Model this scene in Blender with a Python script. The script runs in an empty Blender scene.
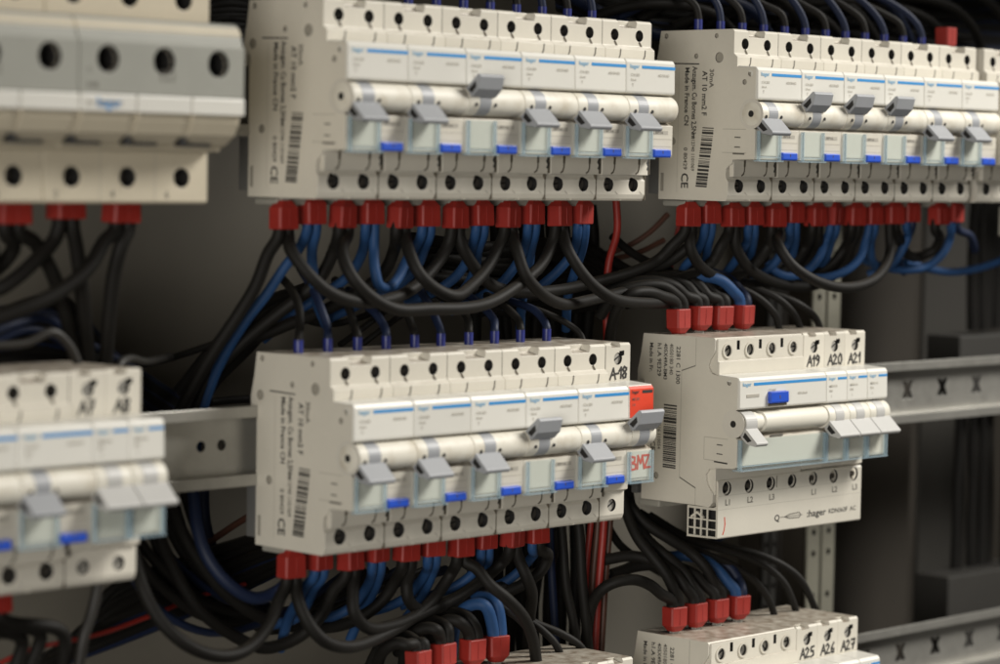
import bpy, bmesh, math, random
from mathutils import Vector, Matrix
random.seed(7)
S = 0.001                                   # geometry is written in millimetres
sc = bpy.context.scene
COL = sc.collection
MOD = 17.6                                  # one pole of a rail device

# ------------------------------------------------------------------ camera
CP = Vector((-774.685, -887.180, 166.026))
CR = Vector((0.69207977, -0.72161499, 0.01724553))
CU = Vector((0.03145156, 0.05401605, 0.99804462))
CF = Vector((0.72113549, 0.69018409, -0.06007933))
FPX = 2695.59
def at(u, v, d):
    """photo pixel -> point d mm in front of the rail plane"""
    r = CF + CR * ((u - 500) / FPX) - CU * ((v - 332) / FPX)
    return CP + r * ((-d - CP.y) / r.y)
cam = bpy.data.cameras.new('camera')
co = bpy.data.objects.new('camera', cam)
COL.objects.link(co)
m4 = Matrix((CR, CU, -CF)).transposed().to_4x4()
m4.translation = CP * S
co.matrix_world = m4
cam.sensor_width = 36
cam.lens = FPX / 1000 * 36
cam.clip_start = 0.02
cam.clip_end = 50
cam.dof.use_dof = True
cam.dof.focus_distance = 1.31
cam.dof.aperture_fstop = 7.0
sc.camera = co

# ------------------------------------------------------------------ materials
def mat(name, col, rough=0.5, metal=0.0, noise=0.0, nscale=60, bump=0.0, bscale=900, dust=0.0,
        dustcol=(0.15, 0.10, 0.06), stain=None, spec=0.5, trans=0.0, alpha=1.0, rnoise=0.0, vary=0.0):
    m = bpy.data.materials.new(name)
    m.use_nodes = True
    nt = m.node_tree
    N = nt.nodes
    L = nt.links
    b = N['Principled BSDF']
    b.inputs['Roughness'].default_value = rough
    b.inputs['Metallic'].default_value = metal
    b.inputs['Specular IOR Level'].default_value = spec
    b.inputs['Transmission Weight'].default_value = trans
    b.inputs['Alpha'].default_value = alpha
    tc = N.new('ShaderNodeTexCoord')
    geo = N.new('ShaderNodeNewGeometry')
    cur = None
    rgb = N.new('ShaderNodeRGB')
    rgb.outputs[0].default_value = (*col, 1)
    cur = rgb.outputs[0]
    def noise_tex(scale, detail=4, vec=None):
        n = N.new('ShaderNodeTexNoise')
        n.inputs['Scale'].default_value = scale
        n.inputs['Detail'].default_value = detail
        L.new(vec or geo.outputs['Position'], n.inputs['Vector'])
        return n.outputs['Fac']
    def ramp(src, a, bb):
        r = N.new('ShaderNodeMapRange')
        r.inputs['From Min'].default_value = a
        r.inputs['From Max'].default_value = bb
        L.new(src, r.inputs['Value'])
        return r.outputs[0]
    def mix(fac, a, bcol):
        x = N.new('ShaderNodeMix')
        x.data_type = 'RGBA'
        L.new(fac, x.inputs['Factor'])
        L.new(a, x.inputs['A'])
        if isinstance(bcol, tuple):
            x.inputs['B'].default_value = (*bcol, 1)
        else:
            L.new(bcol, x.inputs['B'])
        return x.outputs['Result']
    def mul(a, k):
        x = N.new('ShaderNodeMath')
        x.operation = 'MULTIPLY'
        L.new(a, x.inputs[0])
        if isinstance(k, (int, float)):
            x.inputs[1].default_value = k
        else:
            L.new(k, x.inputs[1])
        return x.outputs[0]
    if noise:
        f = mul(ramp(noise_tex(nscale), 0.35, 0.7), noise)
        cur = mix(f, cur, tuple(c * 0.6 for c in col))
        f2 = mul(ramp(noise_tex(nscale * 7, 2), 0.45, 0.8), noise * 0.7)
        cur = mix(f2, cur, tuple(c * 0.7 for c in col))
    if stain:
        f = mul(ramp(noise_tex(120, 5), 0.48, 0.75), 0.5)
        cur = mix(f, cur, stain)
    if dust:
        sep = N.new('ShaderNodeSeparateXYZ')
        L.new(geo.outputs['Normal'], sep.inputs[0])
        up = ramp(sep.outputs[2], 0.75, 0.98)
        f = mul(mul(ramp(noise_tex(180, 6), 0.15, 0.72), up), dust)
        cur = mix(f, cur, dustcol)
    if vary:
        oi = N.new('ShaderNodeObjectInfo')
        hs = N.new('ShaderNodeHueSaturation')
        rr = N.new('ShaderNodeMapRange')
        rr.inputs['To Min'].default_value = 1 - vary
        rr.inputs['To Max'].default_value = 1 + vary * 0.5
        L.new(oi.outputs['Random'], rr.inputs['Value'])
        L.new(rr.outputs[0], hs.inputs['Value'])
        L.new(cur, hs.inputs['Color'])
        cur = hs.outputs[0]
    L.new(cur, b.inputs['Base Color'])
    if rnoise:
        r = N.new('ShaderNodeMapRange')
        r.inputs['To Min'].default_value = max(0, rough - rnoise)
        r.inputs['To Max'].default_value = min(1, rough + rnoise)
        L.new(noise_tex(150, 3), r.inputs['Value'])
        L.new(r.outputs[0], b.inputs['Roughness'])
    if bump:
        bp = N.new('ShaderNodeBump')
        bp.inputs['Strength'].default_value = bump
        bp.inputs['Distance'].default_value = 0.0003
        L.new(noise_tex(bscale, 3), bp.inputs['Height'])
        L.new(bp.outputs[0], b.inputs['Normal'])
    return m

M = {}
M['plastic'] = mat('cream_plastic', (0.645, 0.61, 0.525), 0.36, noise=0.10, bump=0.10, dust=0.9, rnoise=0.08, vary=0.07)
M['plastic_dark'] = mat('aged_beige_plastic', (0.56, 0.50, 0.38), 0.5, noise=0.12, bump=0.10, dust=0.8)
M['side'] = mat('side_grey_plastic', (0.60, 0.57, 0.50), 0.5, noise=0.16, bump=0.15, dust=0.8)
M['pit'] = mat('pit_shade', (0.30, 0.28, 0.235), 0.6)  # same plastic darkened: shade of the shallow pits put into the colour
M['cover'] = mat('cover_plastic', (0.71, 0.695, 0.635), 0.30, noise=0.05, bump=0.05, dust=0.12, vary=0.06)
M['roller'] = mat('stained_roller', (0.70, 0.67, 0.58), 0.52, noise=0.10, bump=0.08, stain=(0.43, 0.36, 0.25))
M['roller_clean'] = mat('clean_roller', (0.70, 0.67, 0.58), 0.48, noise=0.06, bump=0.05)
M['lever'] = mat('grey_lever', (0.31, 0.32, 0.335), 0.45, noise=0.10, bump=0.12, dust=0.0)
M['lever_light'] = mat('light_grey_lever', (0.47, 0.465, 0.445), 0.42, noise=0.06)
M['panel_grey'] = mat('grey_panel', (0.33, 0.33, 0.29), 0.5, noise=0.12, bump=0.12)
M['dark'] = mat('recess_shade', (0.012, 0.011, 0.010), 0.7)  # black colour stands for the shade inside holes, slots and gaps
M['seam'] = mat('seam_brown', (0.10, 0.085, 0.06), 0.8)
M['screw'] = mat('dark_screw', (0.20, 0.18, 0.15), 0.45, metal=0.8, noise=0.3, nscale=300)
M['screw_light'] = mat('zinc_screw', (0.46, 0.44, 0.39), 0.5, metal=0.25, noise=0.3, nscale=300)
M['blue_print'] = mat('blue_print', (0.035, 0.27, 0.62), 0.5, noise=0.1, nscale=400)
M['pale_print'] = mat('pale_blue_print', (0.22, 0.42, 0.60), 0.5)
M['grey_print'] = mat('grey_print', (0.40, 0.375, 0.32), 0.6)
M['ink'] = mat('black_ink', (0.035, 0.033, 0.030), 0.6, noise=0.4, nscale=500)
M['soft_ink'] = mat('worn_ink', (0.13, 0.12, 0.10), 0.6, noise=0.4, nscale=500)
M['red_ink'] = mat('red_ink', (0.55, 0.07, 0.04), 0.6)
M['label_red'] = mat('red_label', (0.78, 0.075, 0.035), 0.45, noise=0.12, nscale=200)
M['button'] = mat('blue_button', (0.025, 0.09, 0.55), 0.35, noise=0.15, nscale=300)
M['ferrule_red'] = mat('red_ferrule', (0.30, 0.021, 0.014), 0.55, noise=0.25, nscale=200, bump=0.15, bscale=500)
M['ferrule_blue'] = mat('blue_ferrule', (0.018, 0.026, 0.17), 0.4, noise=0.2, nscale=200)
M['cable_black'] = mat('black_cable', (0.010, 0.009, 0.0075), 0.6, spec=0.2, noise=0.35, nscale=90, bump=0.25, bscale=350, dust=0.35, dustcol=(0.09, 0.075, 0.055))
M['cable_blue'] = mat('blue_cable', (0.020, 0.064, 0.17), 0.58, spec=0.25, noise=0.3, nscale=90, bump=0.2, bscale=350, dust=0.3, dustcol=(0.09, 0.08, 0.07))
M['cable_navy'] = mat('navy_cable', (0.008, 0.015, 0.042), 0.55, spec=0.32, noise=0.3, nscale=90, dust=0.3, dustcol=(0.05, 0.05, 0.05))
M['cable_red'] = mat('red_cable', (0.26, 0.018, 0.012), 0.5, noise=0.3, nscale=90, bump=0.2)
M['cable_brown'] = mat('brown_cable', (0.085, 0.035, 0.022), 0.5, noise=0.3, nscale=90)
M['cable_grey'] = mat('grey_cable', (0.016, 0.014, 0.011), 0.55, noise=0.3, nscale=90)
M['zinc'] = mat('zinc_rail', (0.42, 0.41, 0.375), 0.40, metal=0.65, noise=0.30, nscale=45, bump=0.2, bscale=300, rnoise=0.12)
M['plate'] = mat('back_plate', (0.15, 0.137, 0.11), 0.7, noise=0.18, nscale=6, bump=0.1)
M['panel_dark'] = mat('brown_panel', (0.040, 0.033, 0.024), 0.7, noise=0.2, nscale=8)
M['panel_mid'] = mat('grey_brown_panel', (0.038, 0.035, 0.029), 0.7, noise=0.2, nscale=8)
M['upright'] = mat('upright_steel', (0.26, 0.25, 0.20), 0.5, metal=0.3, noise=0.25, nscale=40)
M['bracket'] = mat('slate_plastic', (0.12, 0.12, 0.115), 0.5, noise=0.15)
M['clip'] = mat('grey_clip', (0.30, 0.29, 0.25), 0.5, noise=0.15)
M['card'] = mat('label_card', (0.56, 0.56, 0.49), 0.7, noise=0.08)
M['trunk'] = mat('grey_trunking', (0.032, 0.030, 0.026), 0.6, noise=0.15)
def glass_mat(name, col, mixv, rough):
    m = bpy.data.materials.new(name)
    m.use_nodes = True
    nt = m.node_tree
    N = nt.nodes
    b = N['Principled BSDF']
    b.inputs['Base Color'].default_value = (*col, 1)
    b.inputs['Roughness'].default_value = rough
    tr = N.new('ShaderNodeBsdfTransparent')
    tr.inputs[0].default_value = (0.985, 0.995, 0.995, 1)
    mx = N.new('ShaderNodeMixShader')
    mx.inputs[0].default_value = mixv
    nt.links.new(tr.outputs[0], mx.inputs[1])
    nt.links.new(b.outputs[0], mx.inputs[2])
    nt.links.new(mx.outputs[0], N['Material Output'].inputs[0])
    return m
M['window'] = glass_mat('clear_window', (0.55, 0.60, 0.58), 0.055, 0.12)
M['window_edge'] = glass_mat('window_edge', (0.44, 0.58, 0.66), 0.36, 0.15)

# ------------------------------------------------------------------ mesh builder
class G:
    """vertices in local mm: x along the row, d out of the wall, z up"""
    def __init__(s):
        s.v = []; s.f = []; s.mi = []; s.mats = []
    def m(s, name):
        if name not in s.mats: s.mats.append(name)
        return s.mats.index(name)
    def add(s, pts, faces, mn):
        o = len(s.v); k = s.m(mn)
        s.v += [Vector((p[0], -p[1], p[2])) for p in pts]
        for f in faces:
            s.f.append([o + i for i in f]); s.mi.append(k)
        return s
    def box(s, x0, x1, d0, d1, z0, z1, mn):
        p = [(x, d, z) for x in (x0, x1) for d in (d0, d1) for z in (z0, z1)]
        return s.add(p, [(0, 1, 3, 2), (4, 6, 7, 5), (0, 4, 5, 1), (2, 3, 7, 6), (0, 2, 6, 4), (1, 5, 7, 3)], mn)
    def prism_x(s, prof, x0, x1, mn):
        """profile of (d, z) swept along x"""
        n = len(prof)
        p = [(x0, a, b) for a, b in prof] + [(x1, a, b) for a, b in prof]
        return s.add(p, [tuple(range(n)), tuple(range(2 * n - 1, n - 1, -1))] + [(i, n + i, n + (i + 1) % n, (i + 1) % n) for i in range(n)], mn)
    def prism_d(s, prof, d0, d1, mn):
        """profile of (x, z) swept outwards"""
        n = len(prof)
        p = [(a, d0, b) for a, b in prof] + [(a, d1, b) for a, b in prof]
        return s.add(p, [tuple(range(n)), tuple(range(2 * n - 1, n - 1, -1))] + [(i, n + i, n + (i + 1) % n, (i + 1) % n) for i in range(n)], mn)
    def prism_z(s, prof, z0, z1, mn):
        n = len(prof)
        p = [(a, b, z0) for a, b in prof] + [(a, b, z1) for a, b in prof]
        return s.add(p, [tuple(range(n)), tuple(range(2 * n - 1, n - 1, -1))] + [(i, n + i, n + (i + 1) % n, (i + 1) % n) for i in range(n)], mn)
    def cyl_d(s, x, z, r, d0, d1, mn, n=24, r1=None):
        r1 = r if r1 is None else r1
        p = [(x + r * math.cos(2 * math.pi * i / n), d0, z + r * math.sin(2 * math.pi * i / n)) for i in range(n)]
        p += [(x + r1 * math.cos(2 * math.pi * i / n), d1, z + r1 * math.sin(2 * math.pi * i / n)) for i in range(n)]
        return s.add(p, [tuple(range(n)), tuple(range(2 * n - 1, n - 1, -1))] + [(i, n + i, n + (i + 1) % n, (i + 1) % n) for i in range(n)], mn)
    def cyl_x(s, d, z, r, x0, x1, mn, n=32):
        return s.prism_x([(d + r * math.cos(2 * math.pi * i / n), z + r * math.sin(2 * math.pi * i / n)) for i in range(n)], x0, x1, mn)
    def lathe_x(s, d, z, prof, mn, n=36):
        """profile of (x, r) turned round an axis along x"""
        k = len(prof)
        p = [(x, d + r * math.cos(2 * math.pi * i / n), z + r * math.sin(2 * math.pi * i / n)) for i in range(n) for x, r in prof]
        f = [(i * k + j, i * k + j + 1, ((i + 1) % n) * k + j + 1, ((i + 1) % n) * k + j) for i in range(n) for j in range(k - 1)]
        f += [tuple(i * k for i in range(n)), tuple((n - 1 - i) * k + k - 1 for i in range(n))]
        return s.add(p, f, mn)
    def ribbon(s, pts, w, d, mn, t=0.12):
        """flat stroke on a front face, pts (x, z), width w, slightly raised"""
        for a, b in zip(pts[:-1], pts[1:]):
            dx, dz = b[0] - a[0], b[1] - a[1]
            l = math.hypot(dx, dz) or 1
            nx, nz = -dz / l * w / 2, dx / l * w / 2
            ex, ez = dx / l * w * 0.3, dz / l * w * 0.3
            q = [(a[0] - ex + nx, a[1] - ez + nz), (a[0] - ex - nx, a[1] - ez - nz), (b[0] + ex - nx, b[1] + ez - nz), (b[0] + ex + nx, b[1] + ez + nz)]
            s.prism_d(q, d, d + t, mn)
            t += 0.004
        return s
    def text(s, txt, org, size, ux, vy, mn, squeeze=1.0):
        """flat lettering; ux, vy = reading and up direction in local (x, d, z)"""
        for p, fs in text_mesh(txt, size):
            o = len(s.v); k = s.m(mn)
            for a, b in p:
                a *= squeeze
                q = [org[i] + ux[i] * a + vy[i] * b for i in range(3)]
                s.v.append(Vector((q[0], -q[1], q[2])))
            for f in fs:
                s.f.append([o + i for i in f]); s.mi.append(k)
        return s
    def mesh(s, name, smooth=None):
        me = bpy.data.meshes.new(name)
        me.from_pydata([v * S for v in s.v], [], s.f)
        for n in s.mats: me.materials.append(M[n])
        for p, k in zip(me.polygons, s.mi): p.material_index = k
        me.validate()
        bm = bmesh.new(); bm.from_mesh(me)
        bmesh.ops.recalc_face_normals(bm, faces=bm.faces)
        bm.to_mesh(me); bm.free()
        return me

_tc = {}
def text_mesh(txt, size):
    key = (txt, size)
    if key not in _tc:
        c = bpy.data.curves.new('text', 'FONT')
        c.body = txt; c.size = size; c.resolution_u = 2; c.offset = 0.02 * size
        o = bpy.data.objects.new('text', c)
        COL.objects.link(o)
        me = bpy.data.meshes.new_from_object(o.evaluated_get(bpy.context.evaluated_depsgraph_get()))
        _tc[key] = [([(v.co.x, v.co.y) for v in me.vertices], [tuple(p.vertices) for p in me.polygons])]
        bpy.data.objects.remove(o); bpy.data.curves.remove(c); bpy.data.meshes.remove(me)
    return _tc[key]
UX = (1, 0, 0); UZ = (0, 0, 1)               # text on a front face
SX = (0, 0, -1); SD = (0, 1, 0)              # text on a left side face, read downwards

def tag(o, label=None, cat=None, group=None, kind=None):
    if label: o['label'] = label
    if cat: o['category'] = cat
    if group: o['group'] = group
    if kind: o['kind'] = kind
    return o

def finish(name, g, parent=None, cut=None, bevel=0.0, seg=2, smooth=-1, loc=None, label=None):
    if smooth == -1: smooth = None if bevel else 35
    me = g.mesh(name)
    if cut is not None or bevel:
        t = bpy.data.objects.new('tmp', me); COL.objects.link(t); c = None
        if cut is not None:
            c = bpy.data.objects.new('tmpcut', cut.mesh('cut')); COL.objects.link(c)
            b = t.modifiers.new('b', 'BOOLEAN'); b.operation = 'DIFFERENCE'; b.solver = 'EXACT'; b.object = c
            b.material_mode = 'TRANSFER'; b.use_self = True
        if bevel:
            b = t.modifiers.new('v', 'BEVEL'); b.width = bevel * S; b.segments = seg; b.limit_method = 'ANGLE'
            b.angle_limit = math.radians(38); b.use_clamp_overlap = True
        me2 = bpy.data.meshes.new_from_object(t.evaluated_get(bpy.context.evaluated_depsgraph_get()))
        me2.name = name
        bpy.data.objects.remove(t)
        if c: bpy.data.objects.remove(c)
        me = me2
        names = list(g.mats) + [n for n in (cut.mats if cut is not None else []) if n not in g.mats]
        if len(me.materials) != len(names) or any(x is None for x in me.materials):
            print('MATS', name, [x.name if x else None for x in me.materials], names)
    if smooth:
        for p in me.polygons: p.use_smooth = True
        me.set_sharp_from_angle(angle=math.radians(smooth))
    o = bpy.data.objects.new(name, me)
    COL.objects.link(o)
    if parent: o.parent = parent
    if loc is not None: o.location = Vector(loc) * S
    if label: o['label'] = label
    return o

def empty(name, x, z, d=0):
    o = bpy.data.objects.new(name, None)
    o.empty_display_size = 0.01
    o.location = (x * S, -d * S, z * S)
    COL.objects.link(o)
    return o

def copy_tree(o, parent=None, skip=()):
    c = o.copy(); COL.objects.link(c)
    if parent: c.parent = parent
    for ch in list(o.children):
        if ch.name.split('.')[0] in skip: continue
        copy_tree(ch, c, skip)
    return c

# ------------------------------------------------------------------ side profiles (d, z)
PROF = [(-1, 85), (-2.5, 75), (-4.6, 66), (-4.6, 60.5), (-0.6, 60.5), (-0.6, 28), (-0.6, 0.3), (42.6, 0), (43.6, 1), (44.4, 3), (44.4, 9.6),
        (43.1, 11.2), (42.7, 13.5), (43.0, 16), (44.6, 17.8), (46.5, 18.6), (47.0, 20.6), (60.4, 20.9), (60.8, 22), (60.8, 35.6), (57.5, 36.9),
        (53.8, 38.8), (51.6, 41.8), (51.6, 45), (53.8, 48.2), (56.5, 49.6), (60.4, 50), (60.4, 65.4), (59.8, 65.9), (48.6, 66.4),
        (48.6, 71.3), (46.4, 73.0), (46.4, 84), (45.4, 85)]
def hook_groove_shade(g, xs, lo=True):  # dark strokes drawn for the shade in moulded hook grooves
    for x in xs:
        g.ribbon([(x + 0.6, 20.2), (x + 0.5, 17.6)], 1.4, 47.02, 'seam')
        g.ribbon([(x + 0.6, 17.6), (x + 0.5, 15.2), (x - 0.2, 13.6), (x - 1.6, 12.8)], 0.75, 46.92, 'seam')

def handle_lever(g, x0, x1, bx0, bx1, up, mn, slot=True):
    """lever wedge on the roller; local frame turned about the roller axis"""
    ax, az = 58.2, 43.2
    th = math.radians(84 if up else 0)
    def rot(d, z):
        a, b = d - ax, z - az
        return (ax + a * math.cos(th) - b * math.sin(th), az + a * math.sin(th) + b * math.cos(th))
    r = 6.35
    arc = [(ax + r * math.cos(math.radians(a)), az + r * math.sin(math.radians(a))) for a in range(-25, 116, 10)]
    arc2 = [(ax + (r - 0.8) * math.cos(math.radians(a)), az + (r - 0.8) * math.sin(math.radians(a))) for a in range(115, -26, -10)]
    if up:
        arc = [(ax + r * math.cos(math.radians(a)), az + r * math.sin(math.radians(a))) for a in range(-80, 61, 10)]
        arc2 = [(ax + (r - 0.8) * math.cos(math.radians(a)), az + (r - 0.8) * math.sin(math.radians(a))) for a in range(60, -81, -10)]
    g.prism_x(arc + arc2, bx0, bx1, mn)
    def P(u, v):     # u along the paddle, v across it, in the lowered position
        c = math.cos(math.radians(-43)); s_ = math.sin(math.radians(-43))
        return rot(63.6 + u * c - v * s_, 41.6 + u * s_ + v * c)
    pr = [P(-1.0, 0), P(10.3, 0), P(10.9, -0.6), P(10.9, -2.0), P(6.2, -5.2), P(1.5, -5.4), P(-1.5, -3.5)]
    g.prism_x(pr, x0, x1, mn)
    c = G()
    if slot:
        sl = [P(0.6, -1.0), P(8.4, -1.0), P(6.4, -4.4), P(1.5, -4.6)]
        g.prism_x([P(1.4, -1.4), P(7.6, -1.4), P(6.2, -4.0), P(2.2, -4.3)], x0 - 0.06, x0 + 0.5, 'dark')  # flat black plate painted as the slot's inner shade; nothing is cut
    return None

def side_printing(g, kind):
    x = -0.06
    def T(t, d, z, size, mn='soft_ink', sq=1.0):
        g.text(t, (x, d, z), size, SX, SD, mn, sq)
    if kind == 'rcbo':
        T('30mA', 31.4, 65.5, 3.8); T('AT 10 mm2 F', 26.8, 64.5, 4.4, 'ink', 0.9)
        T('Made in France CN', 15.6, 66.5, 4.0, 'ink', 0.92)
        T('Anzugsm. Cu Bornes 2,5Nm', 20.4, 66.8, 4.3, 'ink', 0.72)
        T('0 80429', 15.6, 26.5, 3.4); T('4 012740 1101069', 20.6, 34, 3.0, 'soft_ink', 0.85)
        T('CE', 14.4, 13.8, 6.4, 'ink')
        rnd = random.Random(3)
        z = 36.6
        while z > 6.4:
            w = rnd.choice([0.35, 0.5, 0.8, 1.2]); q = rnd.choice([0.3, 0.4, 0.7])
            dd = 23.6 + (z - 6.4) * 0.13
            g.add([(x, dd, z), (x, dd + 7.2, z - 0.3), (x, dd + 7.2, z - w - 0.3), (x, dd, z - w)], [(0, 1, 2, 3)], 'ink')
            z -= w + q
        g.add([(x, 7.8, 68.8), (x, 24.5, 68.3), (x, 24.5, 67.7), (x, 7.8, 68.2)], [(0, 1, 2, 3)], 'ink')
        for a, b, c_, d_, e in ((40.4, 35.9, 55.0, 35.7, 0.3), (40.4, 24.3, 55.6, 24.1, 0.3), (48, 32, 51.8, 31.9, 0.6), (48, 27.2, 51.6, 27.1, 0.6), (47, 24.1, 54.4, 23.9, 0.8),
                                (11.5, 66.5, 11.5, 4, 0.18)):
            if a == c_:
                g.add([(x, a, b), (x, a + e, b), (x, a + e, d_), (x, a, d_)], [(0, 1, 2, 3)], 'grey_print')
            else:
                g.add([(x, a, b), (x, c_, d_), (x, c_, d_ - e), (x, a, b - e)], [(0, 1, 2, 3)], 'soft_ink' if e > 0.4 else 'grey_print')
    else:
        T('2281 C 1300', 21.0, 79.5, 3.6, 'ink', 1.0); T('4050180 340', 16.6, 80.6, 3.3, 'soft_ink', 0.9)
        T('h1.A 9E329', 8.6, 80.5, 3.6, 'ink', 1.0); T('Made in Fr.', 3.4, 80.5, 3.3, 'ink', 1.0); T('405X49A-BM3', 12.8, 80.5, 3.2, 'ink', 0.95)
        T('3 250616 110054', 9.6, 46, 3.0, 'soft_ink', 0.9); T('CE', 5.2, 31, 4.2, 'ink')
        rnd = random.Random(5)
        z = 50
        while z > 18.6:
            w = rnd.choice([0.35, 0.5, 0.8, 1.3]); q = rnd.choice([0.3, 0.4, 0.7])
            g.add([(x, 13.4, z), (x, 21.8, z - 0.2), (x, 21.8, z - w - 0.2), (x, 13.4, z - w)], [(0, 1, 2, 3)], 'ink')
            z -= w + q
        def ln(a, b, c_, d_, e=0.35, mn='grey_print'):
            dx, dz = c_ - a, d_ - b; l = math.hypot(dx, dz); nx, nz = -dz / l * e / 2, dx / l * e / 2
            g.add([(x, a + nx, b + nz), (x, c_ + nx, d_ + nz), (x, c_ - nx, d_ - nz), (x, a - nx, b - nz)], [(0, 1, 2, 3)], mn)
        ln(33.5, 84.5, 33.5, 70.5); ln(24.5, 67.5, 33.5, 70.5, 0.5, 'soft_ink'); ln(24.5, 67.5, 24.5, 14); ln(24.5, 14, 35, 9.5, 0.6, 'soft_ink'); ln(35, 9.5, 35, 0.8)
        ln(40, 35.6, 55, 35.4); ln(40, 24.4, 47, 24.2); ln(40, 35.6, 40, 24.4); ln(48, 32.3, 51.8, 32.2, 0.5, 'ink'); ln(48, 27.8, 51.8, 27.7, 0.5, 'ink'); ln(46.5, 23.8, 55, 23.4, 0.8, 'ink')

def side_cuts(c, kind):
    """shallow round marks pressed into the left side"""
    if kind == 'rcbo':
        for d, z, r in ((2.6, 82.3, 1.3), (35.1, 81.8, 1.2), (22.3, 72, 1.3), (37.1, 71.1, 2.6), (1.5, 66.2, 2.2), (53.4, 58.8, 1.3), (8, 29.5, 1.9), (57.0, 63, 1.5)):
            c.cyl_x(d, z, r, -2, 1.3, 'pit', 18)
        c.box(-2, 0.5, 0.6, 2.6, 4.5, 13.5, 'pit')
    else:
        for d, z, r in ((55.0, 63.4, 1.3), (9.0, 13.5, 1.6)):
            c.cyl_x(d, z, r, -2, 1.3, 'pit', 18)

# ------------------------------------------------------------------ two-pole breaker
def terminal_screws(o, xs, z, d, light=False, r=2.3, tilt=0.5):
    for i, x in enumerate(xs):
        g = G()
        top = d - (1.3 if light else 2.6)
        g.cyl_d(x, z, r, d - 4.4, top, 'screw_light' if light else 'screw', 20)
        a = tilt + i * 0.9
        ca, sa = math.cos(a) * r * 0.9, math.sin(a) * r * 0.9
        g.ribbon([(x - ca, z - sa), (x + ca, z + sa)], 0.8, top, 'dark', 0.1)
        finish('terminal_screw', g, o)

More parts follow.
